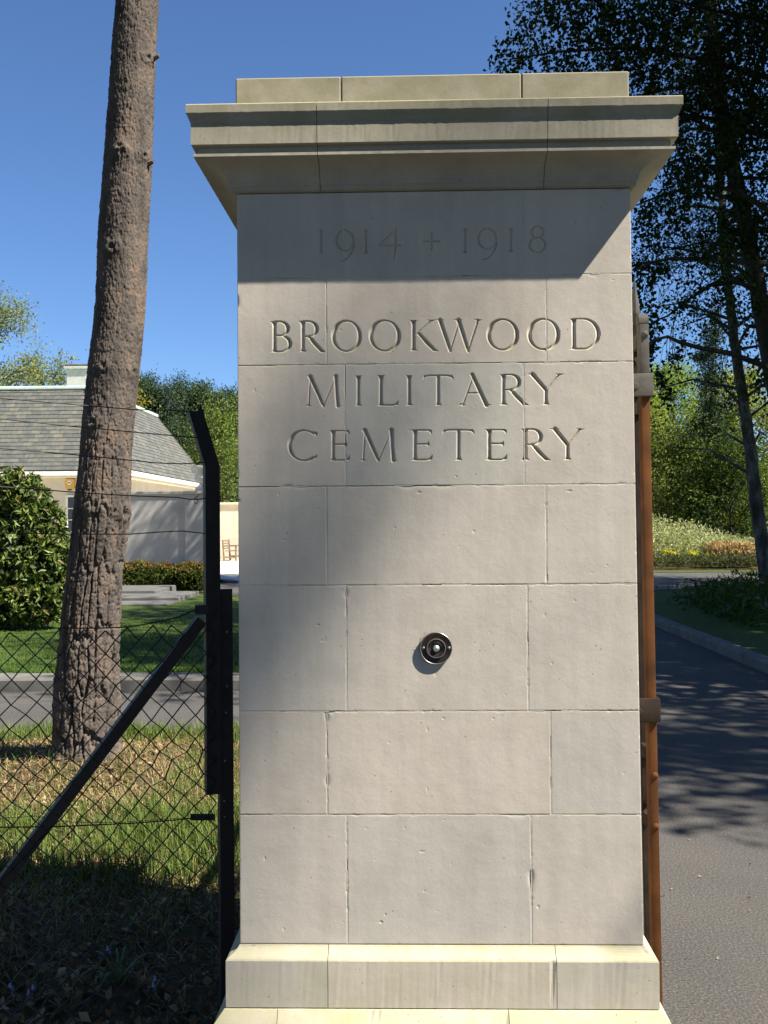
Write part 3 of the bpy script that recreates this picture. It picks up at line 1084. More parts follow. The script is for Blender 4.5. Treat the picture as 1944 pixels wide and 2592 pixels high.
def loft(A, B, name):
    """moulded stone between two end profiles, its arrises slightly worn and chipped along the run"""
    LOFT_N[0] += 1
    r = np.random.default_rng(700 + LOFT_N[0])
    A, B = np.array(A, dtype=float), np.array(B, dtype=float)
    n = len(A)
    run = np.linalg.norm(B[n // 2] - A[n // 2])
    m = max(6, int(run / 0.008))
    inner = A[n - 1]                                     # chips move towards the core
    rows = []
    for i in range(m + 1):
        t = i / m
        P = A + (B - A) * t
        if 0 < i < m:
            core_ = P[n - 1] * 0.5 + P[n - 2] * 0.5
            d = core_ - P[:n - 2]
            d /= np.linalg.norm(d, axis=1, keepdims=True) + 1e-9
            amp = np.abs(r.normal(0, 0.00022, (n - 2, 1)))
            if r.random() < 0.035:
                amp[r.integers(0, n - 2)] += r.uniform(0.001, 0.0032)
            P[:n - 2] += d * amp
        rows.append(P)
    V = np.vstack(rows)
    Q = [(i * n + k, i * n + (k + 1) % n, (i + 1) * n + (k + 1) % n, (i + 1) * n + k) for i in range(m) for k in range(n)]
    tri = tri_poly(A)
    T = [tuple(t) for t in tri] + [tuple(k + m * n for k in t[::-1]) for t in tri]
    me = MB().add(V, Q, T).mesh(name)
    bmx = bmesh.new()
    bmx.from_mesh(me)
    bmesh.ops.recalc_face_normals(bmx, faces=bmx.faces[:])
    bmx.to_mesh(me)
    bmx.free()
    me.polygons.foreach_set("use_smooth", [False] * len(me.polygons))
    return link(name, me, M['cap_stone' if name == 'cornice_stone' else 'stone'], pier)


cav = []
for i in range(9):
    t = i / 8.0
    a = math.pi / 2 * t
    # hollow moulding rising from the bead to the fillet
    cav.append((0.016 + (0.083 - 0.016) * (1 - math.cos(a)), 2.394 + (2.437 - 2.394) * math.sin(a)))
cornice = [(0.002, Z_SH1 + 0.001), (0.011, Z_SH1 + 0.003), (0.0115, 2.390), (0.015, 2.392)] + cav + \
          [(0.085, 2.4372), (0.085, 2.4435), (0.0765, 2.4450), (0.0755, 2.4600), (0.0885, 2.4618), (0.0896, 2.4632), (0.0896, 2.5120), (0.0915, 2.5150), (0.0960, 2.5270), (0.0985, 2.5310), (0.0990, 2.5325), (0.0990, 2.5500), (0.0975, 2.5525)]
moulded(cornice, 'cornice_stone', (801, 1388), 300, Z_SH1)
# weathering on top of the cornice and the blocking course above it
top0, top1 = 2.5535, 2.653
bx0, bx1 = at(596, 230, 0.002).x, at(1592, 215, 0.002).x
ja, jb = at(863, 220, 0.0).x, at(1320, 210, 0.0).x
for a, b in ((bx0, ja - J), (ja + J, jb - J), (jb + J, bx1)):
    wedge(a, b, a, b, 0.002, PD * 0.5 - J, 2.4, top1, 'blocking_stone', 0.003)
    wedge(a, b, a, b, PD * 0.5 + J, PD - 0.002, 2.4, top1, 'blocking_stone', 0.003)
# base: ogee, plinth, lower step
ogee = [(0.0015, Z_SH0 - 0.001), (0.003, 0.6165), (0.006, 0.6125), (0.0105, 0.6080), (0.0165, 0.6035), (0.0225, 0.6000), (0.0270, 0.5965), (0.0290, 0.5930), (0.0290, 0.4870)][::-1]
moulded(ogee, 'plinth_stone', (830, 1410), 2500, Z_SH0)
step = [(0.0540, -0.06), (0.0540, 0.4560), (0.0520, 0.4600), (0.0330, 0.4840), (0.029, 0.4845)]
moulded(step, 'base_stone', (700, 1290), 2585, Z_SH0)
MB().box((xl(Z_SH0) + 0.02, 0.02, -0.05), (xr(Z_SH0) - 0.02, PD - 0.02, Z_SH0)).build('mortar_core', M['mortar'], pier)

# ---- the bell push let into the pier
bc = at(1104, 1640, 0.0)
bell = empty('bell_push', (bc.x, -0.0005, bc.z))
tag(bell, 'round black metal bell push with a bright domed button, fixed to the stone pier', 'bell push')
c = (bc.x, 0.0, bc.z)
MB().lathe([(0.0, 0.0006), (0.0365, 0.0006), (0.0375, 0.002), (0.0372, 0.0062), (0.0365, 0.0072), (0.0350, 0.0076), (0.030, 0.0066), (0.022, 0.0062), (0.0, 0.0060)], c, 'Y', 56).build('back_plate', M['bell_black'], bell, True)
MB().lathe([(0.0355, 0.0074), (0.0364, 0.0081), (0.0371, 0.0076), (0.0373, 0.0066)], c, 'Y', 56).build('rim', M['bell_edge'], bell, True)
MB().lathe([(0.0222, 0.0055), (0.0226, 0.0100), (0.0218, 0.0112), (0.0204, 0.0110), (0.0150, 0.0085), (0.0125, 0.0070), (0.0120, 0.005)], c, 'Y', 48).build('collar', M['bell_black'], bell, True)
MB().lathe([(0.0118, 0.0055), (0.0116, 0.0066), (0.0, 0.0066)], c, 'Y', 40).build('well', M['bell_black'], bell, True)
MB().lathe([(0.0078, 0.0060), (0.0078, 0.0105), (0.0070, 0.0128), (0.0052, 0.0145), (0.0028, 0.0154), (0.0002, 0.0157)], c, 'Y', 32).build('button', M['bell_chrome'], bell, True)
for s in (-1, 1):
    MB().lathe([(0.0034, 0.006), (0.0033, 0.0072), (0.0022, 0.0080), (0.0002, 0.0083)], (bc.x + s * 0.0297, 0.0, bc.z + 0.0005), 'Y', 16).build('screw', M['bell_edge'], bell, True)
MB().lathe([(0.0226, 0.0100), (0.0221, 0.0114), (0.0208, 0.0113)], c, 'Y', 48).build('collar_edge', M['bell_edge'], bell, True)
# a thread of old wire behind the plate
wtag = MB().tube([(bc.x - 0.048, -0.002, bc.z + 0.001), (bc.x - 0.040, -0.004, bc.z + 0.008), (bc.x - 0.030, -0.003, bc.z + 0.010)], 0.0004, 5)
wtag.tube([(bc.x - 0.033, -0.003, bc.z + 0.018), (bc.x - 0.028, -0.004, bc.z + 0.028), (bc.x - 0.026, -0.004, bc.z + 0.037)], 0.0004, 5)
wtag.build('loose_thread', M['bell_black'], bell)

# ================================================================== THE GATE LEAF (swung open, edge towards us)
GX, GY = 0.640, 0.46
gate = empty('gate_leaf', (GX, GY, 0.0))
tag(gate, 'open iron gate leaf beside the stone pier, rust brown stile with grey head', 'gate')
gR = at(1652, 1400, GY).x
gL = at(1630, 1400, GY).x
zt = at(1640, 790, GY).z
zk = at(1640, 1000, GY).z
w = gR - gL
# front stile: painted grey at the head, bare primer below
st = MB().box((gL, GY, 0.10), (gR, GY + 0.040, zk), 0.003)
st.build('stile', M['primer'], gate, True)
MB().box((gL - 0.0008, GY - 0.0008, zk + 0.0006), (gR + 0.0008, GY + 0.041, zt - 0.03), 0.003).build('stile_head', M['gate_grey'], gate, True)
capm = MB()
n = 12
V, Q = [], []
for i in range(n + 1):
    a = math.pi / 2 * i / n
    y = GY - 0.0012 + 0.028 * (1 - math.cos(a))
    V += [(gL - 0.001, y, zt - 0.03 + 0.03 * math.sin(a)), (gR + 0.001, y, zt - 0.03 + 0.03 * math.sin(a))]
for i in range(n):
    Q.append((2 * i, 2 * i + 1, 2 * i + 3, 2 * i + 2))
nb = len(V)
V += [(gL - 0.001, GY + 0.041, zt), (gR + 0.001, GY + 0.041, zt), (gL - 0.001, GY + 0.041, zt - 0.03), (gR + 0.001, GY + 0.041, zt - 0.03)]
Q += [(2 * n, 2 * n + 1, nb + 1, nb), (nb, nb + 1, nb + 3, nb + 2)]
T = [(2 * i, 2 * i + 2, nb + 2) for i in range(n)] + [(2 * n, nb, nb + 2)] + [(2 * i + 3, 2 * i + 1, nb + 3) for i in range(n)] + [(nb + 1, 2 * n + 1, nb + 3)]
capm.add(V, Q, T).build('stile_cap', M['gate_grey'], gate, True)
for py, mt in ((846, 'gate_grey'), (1963, 'primer'), (2092, 'primer')):
    p = at(1655 if py > 1500 else 1637, py, GY)
    MB().lathe([(0.0095, -0.001), (0.0093, 0.003), (0.0075, 0.0062), (0.004, 0.008), (0.0002, 0.0086)], (min(p.x, (gL + gR) / 2 + 0.003), GY, p.z), 'Y', 20).build('rivet', M[mt], gate, True)
# hinge straps wrapping the stile back to the pier
for (p0, p1, mt) in ((945, 1003, 'gate_grey'), (1768, 1829, 'gate_dark')):
    zA, zB = at(1640, p0, GY - 0.01).z, at(1640, p1, GY - 0.01).z
    hs = MB().box((xr(zA) - 0.03, GY - 0.0125, zB), (gR + 0.0085, GY - 0.0015, zA), 0.004)
    hs.box((gR + 0.0012, GY - 0.0015, zB), (gR + 0.0085, GY + 0.055, zA), 0.002)
    h = hs.build('hinge_strap', M[mt], gate, True)
    MB().tube([(gR + 0.006, GY + 0.012, (zA + zB) / 2 + 0.004), (gR + 0.0135, GY + 0.012, (zA + zB) / 2 + 0.004)], 0.0045, 6).build('bolt_end', M[mt], h)
    MB().lathe([(0.010, -0.001), (0.0098, 0.0025), (0.008, 0.0045), (0.0002, 0.005)], (at(1609, 0.6 * p1 + 0.4 * p0, GY).x, GY - 0.0125, 0.55 * zB + 0.45 * zA), 'Y', 18).build('bolt_head', M[mt], h)
# the leaf behind: rails, bars, rings, dog bars and spear heads, running away from us
LEN = 1.75
gx0, gx1 = (gL + gR) / 2 - 0.010, (gL + gR) / 2 + 0.010
zr1 = at(1622, 865, GY + 0.05).z
zr2 = zr1 - 0.165
zlock1 = at(1640, 1915, GY).z
for z, hh in ((zr1, 0.040), (zr2 - 0.02, 0.030), (zlock1, 0.035), (zlock1 - 0.19, 0.035), (0.16, 0.045)):
    MB().box((gx0 - 0.004, GY + 0.041, z - hh / 2), (gx1 + 0.004, GY + LEN - 0.041, z + hh / 2), 0.002).build('rail', M['gate_grey'] if z > 1.9 else M['gate_dark'], gate)
MB().box((gL, GY + LEN - 0.04, 0.10), (gR, GY + LEN, zt - 0.02), 0.003).build('stile', M['gate_dark'], gate)
nb_ = 12
pitch = (LEN - 0.08) / nb_
for k in range(nb_):
    y = GY + 0.04 + pitch * (k + 0.5)
    MB().box((gx0, y - 0.009, 0.18), (gx1, y + 0.009, zr1 + 0.06), 0.001).build('bar', M['gate_dark'], gate)
    # rings in the upper band and in the lock band
    for zc_, R in (((zr1 + zr2 - 0.02) / 2, 0.052), (zlock1 - 0.095, 0.060)):
        ring = [(0.5 * (gx0 + gx1), y + R * math.cos(a), zc_ + R * math.sin(a)) for a in np.linspace(0, 2 * math.pi, 25)]
        MB().tube(ring, 0.008, 6, False).build('ring', M['gate_grey'] if zc_ > 1.9 else M['gate_dark'], gate, True)
    # spear head
    zs = zr1 + 0.06
    hgt = 0.135
    MB().lathe([(0.006, 0), (0.015, 0.030), (0.010, 0.07), (0.004, 0.115), (0.0005, hgt)], (0.5 * (gx0 + gx1), y, zs), 'Z', 8).build('spear_head', M['gate_grey'], gate)

gate.rotation_euler = (0, -0.011, 0)          # the leaf has dropped a little on its hinges
gate.location.x += 0.0185

# ================================================================== THE CHAIN LINK FENCE
pA = Vector((at(548, 1700, 0.72).x, 0.72, 0))
pB = Vector((at(0, 1700, 0.50).x, 0.50, 0))
fdir = (pB - pA).normalized()
fence = empty('chain_link_fence', (pA.x, pA.y, 0))
tag(fence, 'dark chain link fence with wire strands above, tied to a black steel post', 'fence')


def fplane(px, py, off=0.0):
    """pixel -> point on the fence's vertical plane"""
    nrm = Vector((-fdir.y, fdir.x, 0))
    d = ray(px, py)
    t = (pA + nrm * off - CAM).dot(nrm) / d.dot(nrm)
    return CAM + d * t


def angle_iron(P0, P1, wx, wy, th, mat, name, parent, flip=1):
    """L section between two points; flange along the fence wx, flange across it wy"""
    t = (Vector(P1) - Vector(P0))
    A = fdir * -1.0
    B = Vector((-fdir.y, fdir.x, 0))
    if B.y < 0:
        B = -B
    prof = [(0, 0), (wx, 0), (wx, th), (th, th), (th, wy), (0, wy)]
    poly = [tuple(Vector(P0) + A * u * flip + B * v) for u, v in prof]
    mb = MB().prism(poly, tuple(t))
    me = mb.mesh(name)
    bmx = bmesh.new()
    bmx.from_mesh(me)
    bmesh.ops.recalc_face_normals(bmx, faces=bmx.faces[:])
    bmx.to_mesh(me)
    bmx.free()
    return link(name, me, mat, parent)


post = empty('fence_post', (pA.x, pA.y, 0))
tag(post, 'black steel angle post with a cranked top and diagonal strut, standing beside the pier', 'fence post')
u0 = fplane(524, 2013)
u1 = fplane(523, 1180)
u1 = Vector((u0.x, u0.y, u1.z))
wpost = 0.0445
angle_iron(u0, u1 + Vector((0, 0, 0.004)), wpost, 0.045, 0.006, M['black_steel'], 'upper_post', post)
k0, k1 = fplane(521, 1182, -0.002), fplane(478, 1040, -0.03)
kb = MB()
A = -fdir
Bv = Vector((-fdir.y, fdir.x, 0))
Bv = Bv if Bv.y > 0 else -Bv
for (ux, vy) in (((0, 0.044), (0, 0.006)), ((0.0, 0.006), (0.006, 0.042))):
    P = []
    for base in (u1, k1):
        for a_, b_ in ((ux[0], vy[0]), (ux[1], vy[0]), (ux[1], vy[1]), (ux[0], vy[1])):
            P.append(tuple(Vector(base) + A * a_ + Bv * b_))
    kb.hexa(P)
tip = fplane(508, 1022, -0.03)
kb.add([tuple(k1 + A * 0.044), tuple(k1 + A * 0.026), tuple(tip), tuple(k1 + A * 0.044 + Bv * 0.006), tuple(k1 + A * 0.026 + Bv * 0.006), tuple(tip + Bv * 0.006)], [(0, 2, 5, 3), (1, 4, 5, 2)], [(0, 1, 2), (3, 5, 4)])
kb.build('cranked_arm', M['black_steel'], post)
l0, l1 = fplane(541, 2570), fplane(548, 1492)
angle_iron(Vector((l1.x + 0.006, l1.y + 0.012, 0.0)), Vector((l1.x + 0.004, l1.y + 0.012, l1.z)), 0.0425, 0.042, 0.006, M['black_steel'], 'lower_post', post)
for px, py in ((577, 1738), (575, 1805), (572, 1927), (570, 2029), (571, 2070), (577, 1600)):
    q = fplane(px, py, 0)
    MB().lathe([(0.0042, -0.001), (0.0040, 0.003), (0.0025, 0.0042), (0.0002, 0.0045)], (q.x - 0.006, q.y + 0.012, q.z), 'Y', 10).build('lit_hole_dot', M['galv_wire'], post)  # pale studs stand in for daylight showing through the post's holes
# strut
s1, s0 = fplane(512, 1570, 0.01), fplane(-40, 2300, 0.0)
sd = (s0 - s1).normalized()
s0 = s1 + sd * ((s1.z - 0.0) / -sd.z)
nrm_s = Vector((-fdir.y, fdir.x, 0))
up_s = sd.cross(nrm_s).normalized()
sb = MB()
P = []
hw = 0.0168
for base in (s1 - sd * 0.0, s0):
    for a_, b_ in ((-hw, 0), (hw, 0), (hw, 0.006), (-hw, 0.006)):
        P.append(tuple(base + up_s * a_ + Bv * b_))
sb.hexa(P)
P = []
for base in (s1, s0):
    for a_, b_ in ((hw - 0.006, 0.006), (hw, 0.006), (hw, 0.042), (hw - 0.006, 0.042)):
        P.append(tuple(base + up_s * a_ + Bv * b_))
sb.hexa(P)
me = sb.mesh('strut')
bmx = bmesh.new(); bmx.from_mesh(me); bmesh.ops.recalc_face_normals(bmx, faces=bmx.faces[:]); bmx.to_mesh(me); bmx.free()
link('strut', me, M['black_steel'], post)
# cleats for the straining wires
for (a_, b_) in (((545, 2059), (478, 2082)), ((530, 1531), (492, 1556))):
    q0, q1 = fplane(*a_, -0.004), fplane(*b_, -0.004)
    MB().box((q1.x, q0.y - 0.008, q1.z), (q0.x, q0.y - 0.001, q0.z), 0.001).build('cleat', M['black_steel'], post)


# mesh: zig-zag wires hooked into each other
def top_edge(s):
    """height of the mesh's top at distance s from the post: pulled up to the post, sagging away from it"""
    pts = [(0.0, 1545), (0.02, 1556), (0.06, 1566), (0.14, 1578), (0.24, 1586), (0.36, 1590), (0.6, 1594), (1.5, 1600)]
    S = [p[0] for p in pts]
    zz = []
    for sd_, py in pts:
        q = pA + fdir * sd_
        dd = (q.y - CAM.y)
        zz.append(CAM.z - (py - 1325) / FPX * dd)
    return float(np.interp(s, S, zz))


HP, HV = 0.0325, 0.0340
nw = 50
wires = MB()
rw = np.random.default_rng(4)
nodes = {}


def node(col, j, ztop):
    key = (col, j)
    if key not in nodes:
        s = col * HP
        z = ztop - j * HV
        ds = 0.0028 * rw.standard_normal()
        dz = 0.0028 * rw.standard_normal()
        # slack, pulled mesh near the lower straining wire
        e = math.exp(-((s - 0.10) / 0.13) ** 2 - ((z - 0.88) / 0.07) ** 2)
        ds += 0.013 * e * math.sin(col * 2.1 + j)
        dz += 0.014 * e * math.cos(col * 1.3 + j * 1.7)
        if j == 0:
            dz += 0.006 * rw.standard_normal()
            ds += 0.006 * rw.standard_normal()
        nodes[key] = (s + ds, z + dz)
    return nodes[key]


for k in range(nw):
    pts = []
    zt_ = top_edge(k * HP) - 0.002
    zt0 = top_edge(0.3)
    J_ = int((zt0 - 0.03) / HV)
    for j in range(0, J_):
        col = k + ((j + k) % 2)
        s, z = node(col, j, zt0)
        z += (top_edge(s) - zt0) * max(0.0, 1 - j / 9.0)
        off = 0.0016 if (j + k) % 2 else -0.0016
        q = pA + fdir * max(s, 0.001)
        nn = Vector((-fdir.y, fdir.x, 0))
        pts.append((q.x + nn.x * off, q.y + nn.y * off - 0.004, z))
    wires.tube(pts, 0.0025, 5, False)
lm = wires.build('chain_link_mesh', M['wire'], fence)
tag(lm, kind='stuff')


def wire_px(pts, off, r, name, mat, n=5, ext=True):
    P = [fplane(x, y, off) for x, y in pts]
    if ext:
        P = [P[0] + (P[0] - P[1]).normalized() * 0.9] + P
    # smooth
    P2 = []
    for a_, b_ in zip(P[:-1], P[1:]):
        for t in np.linspace(0, 1, 5, endpoint=False):
            P2.append(a_.lerp(b_, t))
    P2.append(P[-1])
    MB().tube(P2, r, n).build(name, mat, fence)


SW = M['dark_wire']
wire_px([(0, 1008), (210, 1026), (340, 1037), (440, 1039), (482, 1043)], -0.03, 0.0017, 'wire_strand', SW)
wire_px([(0, 1060), (180, 1079), (320, 1092), (450, 1104), (500, 1108)], -0.02, 0.0017, 'wire_strand', SW)
wire_px([(0, 1135), (180, 1150), (330, 1165), (400, 1172), (460, 1174), (516, 1171)], -0.01, 0.0017, 'wire_strand', SW)
wire_px([(0, 1232), (100, 1239), (190, 1246), (330, 1255), (450, 1259), (480, 1264), (500, 1264), (526, 1261)], 0.0, 0.0017, 'wire_strand', SW)
wire_px([(0, 1349), (180, 1352), (330, 1352), (400, 1347), (460, 1344), (526, 1351)], 0.0, 0.0017, 'wire_strand', SW)
# loops where the strands are twisted off
wire_px([(484, 1265), (492, 1262), (499, 1256), (505, 1250), (500, 1256), (493, 1266), (491, 1272), (497, 1275), (501, 1270), (499, 1263)], -0.002, 0.0009, 'wire_loop', SW, 5, False)
wire_px([(440, 1038), (447, 1034), (456, 1037), (470, 1040), (482, 1038)], -0.03, 0.0010, 'wire_loop', M['galv_wire'], 5, False)
# straining wires: top and bottom
wire_px([(0, 1586), (130, 1590), (250, 1590), (330, 1587), (400, 1574), (450, 1562), (496, 1543)], -0.006, 0.0020, 'straining_wire', M['wire'])
wire_px([(0, 2094), (150, 2092), (330, 2084), (440, 2076), (482, 2071)], -0.006, 0.0020, 'straining_wire', M['wire'])
wire_px([(0, 2071), (90, 2066), (180, 2081), (300, 2082), (440, 2072), (470, 2070)], -0.009, 0.0010, 'tie_wire', M['galv_wire'])
# twisted end of the top straining wire
tw = [(452 + i * 3.2, 1561 - i * 1.25 + 3.0 * math.sin(i * 1.7)) for i in range(14)]
wire_px(tw, -0.009, 0.0012, 'wire_twist', M['wire'], 5, False)
# loose twigs and tendrils caught in the mesh
wire_px([(495, 2150), (505, 2158), (520, 2160), (538, 2155), (545, 2148)], -0.004, 0.0010, 'wire_end', M['wire'], 5, False)

# old hexagonal netting sagging at the strut's foot
hexm = MB()
rh = np.random.default_rng(9)
pool = {}


def hexpt(x, y):
    key = (round(x, 4), round(y, 4))
    if key not in pool:
        pool[key] = (x + rh.normal(0, 0.0022), y + rh.normal(0, 0.0022))
    return pool[key]


hw_, hh_ = 0.026, 0.030
Qx = Vector((fdir.x, fdir.y, 0))
o0 = fplane(165, 2120, -0.03)
for i in range(0, 26):
    for j in range(0, 16):
        cx_, cz_ = i * hw_ * 0.75 * 1.35, -j * hh_ * 0.87 - (0.5 * hh_ * 0.87 if i % 2 else 0)
        sag = 0.05 * math.sin(i * 0.55) - 0.0009 * i * i * 0
        if cz_ + sag > -0.012 * (8 - i) and i < 8:
            continue
        ring = []
        for k in range(4):
            a_ = math.radians(60 * k)
            x_, y_ = hexpt(cx_ + hw_ * 0.67 * math.cos(a_), cz_ + hh_ * 0.5 * math.sin(a_))
            bow = 0.006 * math.sin(x_ * 40) + 0.006 * math.sin(y_ * 33)
            q = o0 + Qx * x_ + Vector((0, bow - 0.01, y_ + 0.05 * math.sin(cx_ * 9)))
            ring.append(tuple(q))
        hexm.tube(ring, 0.00045, 3, False)
tag(hexm.build('hexagonal_netting', M['galv_wire'], fence), kind='stuff')

# ================================================================== THE LODGE BEHIND
HX1 = -9.6                                   # right-hand eaves line
HY0, HY1 = 32.6, 46.6                        # front and back eaves
HX0 = -23.0
ZE, ZT, INS = 3.52, 6.62, 2.1                # eaves, top of slope, inset of the flat top
lodge = empty('lodge_house', ((HX0 + HX1) / 2, (HY0 + HY1) / 2, 0))
tag(lodge, 'cream lodge with a steep hipped slate roof and pale capping, behind the pine trunk', 'house')
ov = 0.55
MB().box((HX0 + ov, HY0 + ov, 0.0), (HX1 - ov, HY1 - ov, ZE - 0.02)).build('wall', M['render_wall'], lodge)
# eaves: soffit and moulded gutter board
ev = MB()
ev.box((HX0 + 0.06, HY0 + 0.06, ZE - 0.09), (HX1 - 0.06, HY1 - 0.06, ZE - 0.035))
ev.build('soffit', M['cream_paint'], lodge)
for nm, a, b in (('front', (HX0, HY0, ZE - 0.20), (HX1, HY0 + 0.09, ZE - 0.03)), ('side', (HX1 - 0.09, HY0 + 0.092, ZE - 0.20), (HX1, HY1, ZE - 0.03))):
    MB().box(a, b, 0.02).build('gutter', M['white_paint'], lodge)
MB().box((HX0 + 0.2, HY0 + 0.22, ZE - 0.25), (HX1 - 0.22, HY0 + ov + 0.01, ZE - 0.10), 0.03).build('cornice_board', M['cream_paint'], lodge)
MB().box((HX1 - ov - 0.01, HY0 + 0.22, ZE - 0.27), (HX1 - 0.2, HY1 - 0.2, ZE - 0.10), 0.03).build('cornice_board', M['white_paint'], lodge)
# roof body under the slates
rb = MB()
rb.hexa([(HX0, HY0, ZE - 0.03), (HX1, HY0, ZE - 0.03), (HX1, HY1, ZE - 0.03), (HX0, HY1, ZE - 0.03),
         (HX0 + INS, HY0 + INS, ZT - 0.03), (HX1 - INS, HY0 + INS, ZT - 0.03), (HX1 - INS, HY1 - INS, ZT - 0.03), (HX0 + INS, HY1 - INS, ZT - 0.03)])
roof = rb.build('roof', M['slate'], lodge)
# slates: each on the front slope its own piece, those of the receding slope joined
slope = math.hypot(INS, ZT - ZE)
NC = 21
gauge = slope / NC
sw_, st_ = 0.335, 0.020
sm = MB().box((-sw_ / 2 + 0.003, 0, 0), (sw_ / 2 - 0.003, gauge * 1.22, st_)).mesh('slate')
sm.materials.append(M['slate'])
pitch_a = math.atan2(ZT - ZE, INS)
rs = random.Random(3)
tilt = math.asin(min(0.9, st_ / gauge))
front = Matrix.Rotation(pitch_a - tilt * 0.9, 3, 'X')
count = 0
side_mb = MB()
sbox = np.array([v.co for v in sm.vertices])
sfaces = [tuple(p.vertices) for p in sm.polygons]
roof_inv = parent_world(lodge).inverted()
for c_ in range(NC):
    dn = c_ * gauge
    yb = HY0 + dn * math.cos(pitch_a)
    zb = ZE - 0.02 + dn * math.sin(pitch_a) + 0.012
    lim = HX1 - dn / slope * INS
    off = 0.5 * sw_ if c_ % 2 else 0.0
    x = math.floor((lim - sw_ / 2 - off) / sw_) * sw_ + off
    while x > -18.0:
        rot = front @ Matrix.Rotation(rs.uniform(-0.012, 0.012), 3, 'Z')
        loc = Vector((x + rs.uniform(-0.004, 0.004), yb, zb + rs.uniform(0, 0.006)))
        if count < 300 and x > -14.35:
            o = bpy.data.objects.new('slate', sm)
            COL.objects.link(o)
            o.parent = roof
            o.matrix_parent_inverse = parent_world(roof).inverted()
            o.matrix_basis = Matrix.Translation(loc) @ rot.to_4x4()
            count += 1
        elif x <= -14.35:
            V = (np.array(rot) @ sbox.T).T + np.array(loc)
            side_mb.add(V, sfaces)
        x -= sw_
    # receding slope (faces +X)
    xb = HX1 - dn * math.cos(pitch_a)
    y = HY0 + dn / slope * INS + 0.02 + (0.5 * sw_ if c_ % 2 else 0.05)
    rside = Matrix.Rotation(math.pi / 2, 3, 'Z') @ front
    while y < HY1 - dn / slope * INS:
        V = (np.array(rside) @ sbox.T).T + np.array((xb, y, zb + rs.uniform(0, 0.006)))
        side_mb.add(V, sfaces)
        y += sw_
tag(side_mb.build('slates', M['slate'], roof), kind='stuff')
# hips and flat-top capping
for a, b in (((HX1, HY0, ZE), (HX1 - INS, HY0 + INS, ZT)), ((HX1, HY1, ZE), (HX1 - INS, HY1 - INS, ZT))):
    cp2 = MB().tube([Vector(a) + Vector((0, 0, 0.01)), Vector(b) + Vector((0, 0, 0.01))], 0.035, 6)
    cp2.build('hip_tile', M['slate'], lodge)
cw = 0.13
for a, b in (((HX0 + INS - 0.05, HY0 + INS - 0.10, ZT - 0.05), (HX1 - INS + 0.10, HY0 + INS + 0.16, ZT + 0.08)),
             ((HX1 - INS - 0.16, HY0 + INS + 0.162, ZT - 0.05), (HX1 - INS + 0.10, HY1 - INS + 0.1, ZT + 0.078))):
    MB().box(a, b, 0.03).build('capping', M['copper'], lodge)
MB().box((HX0 + INS, HY0 + INS, ZT - 0.03), (HX1 - INS - 0.15, HY1 - INS, ZT + 0.03)).build('flat_roof', M['copper'], lodge)
ch0, ch1 = at(165, 968, 37.4), at(226, 921, 37.4)
chim = MB().box((ch0.x + 0.05, 37.4, ZT), (ch1.x - 0.02, 38.6, ch1.z - 0.20), 0.02)
cho = chim.build('chimney', M['chimney'], lodge)
MB().box((ch0.x - 0.03, 37.3, ch1.z - 0.197), (ch1.x + 0.06, 38.7, ch1.z - 0.10), 0.02).build('chimney_cap', M['chimney'], cho)
MB().box((ch0.x, 37.34, ch1.z - 0.098), (ch1.x + 0.03, 38.66, ch1.z), 0.03).build('chimney_cap', M['step_stone'], cho)
# window in the front wall, half hidden by the shrub and the trunk
wy = HY0 + ov
w0, w1 = at(168, 1345, wy), at(238, 1258, wy)
win = MB().box((w0.x, wy - 0.06, w1.z - 0.0), (w1.x, wy - 0.003, w1.z + 0.07))
win.box((w0.x, wy - 0.06, w0.z - 0.07), (w1.x, wy - 0.003, w0.z))
win.box((w0.x, wy - 0.06, w0.z), (w0.x + 0.07, wy - 0.003, w1.z)).box((w1.x - 0.07, wy - 0.06, w0.z), (w1.x, wy - 0.003, w1.z))
wo = win.build('window', M['white_paint'], lodge)
MB().box((w0.x + 0.07, wy - 0.03, w0.z), (w1.x - 0.07, wy - 0.004, w1.z)).build('pane', M['glass'], wo)
gb = MB()
for i in range(1, 3):
    xx = w0.x + (w1.x - w0.x) * i / 3
    gb.box((xx - 0.014, wy - 0.045, w0.z), (xx + 0.014, wy - 0.031, w1.z))
for i in range(1, 3):
    zz = w0.z + (w1.z - w0.z) * i / 3
    gb.box((w0.x + 0.07, wy - 0.050, zz - 0.014), (w1.x - 0.07, wy - 0.0455, zz + 0.014))
gb.build('glazing_bar', M['white_paint'], wo)
# alarm box on the wall
a0, a1 = at(167, 1238, wy), at(190, 1212, wy)
alarm = empty('alarm_box', ((a0.x + a1.x) / 2, wy, a0.z))
tag(alarm, 'small yellow alarm box with a pale panel on the lodge wall under the eaves', 'alarm box')
xm = (a0.x + a1.x) / 2
ab = MB().prism([(a0.x, wy - 0.13, a1.z - 0.04), (a0.x + 0.05, wy - 0.13, a1.z), (a1.x - 0.05, wy - 0.13, a1.z), (a1.x, wy - 0.13, a1.z - 0.04), (a1.x - 0.02, wy - 0.13, a0.z + 0.05), (a1.x - 0.07, wy - 0.13, a0.z), (a0.x + 0.07, wy - 0.13, a0.z), (a0.x + 0.02, wy - 0.13, a0.z + 0.05)], (0, 0.13, 0))
ab.build('casing', M['yellow_plastic'], alarm)
MB().lathe([(0.0, 0.137), (0.075, 0.137), (0.08, 0.131), (0.08, 0.12)], (xm, wy, (a0.z + a1.z) / 2 + 0.04), 'Y', 20).build('badge', M['white_paint'], alarm)
MB().box((xm - 0.055, wy - 0.140, (a0.z + a1.z) / 2 + 0.015), (xm + 0.055, wy - 0.1372, (a0.z + a1.z) / 2 + 0.055), 0.0).build('badge_mark', M['blue_print'], alarm)
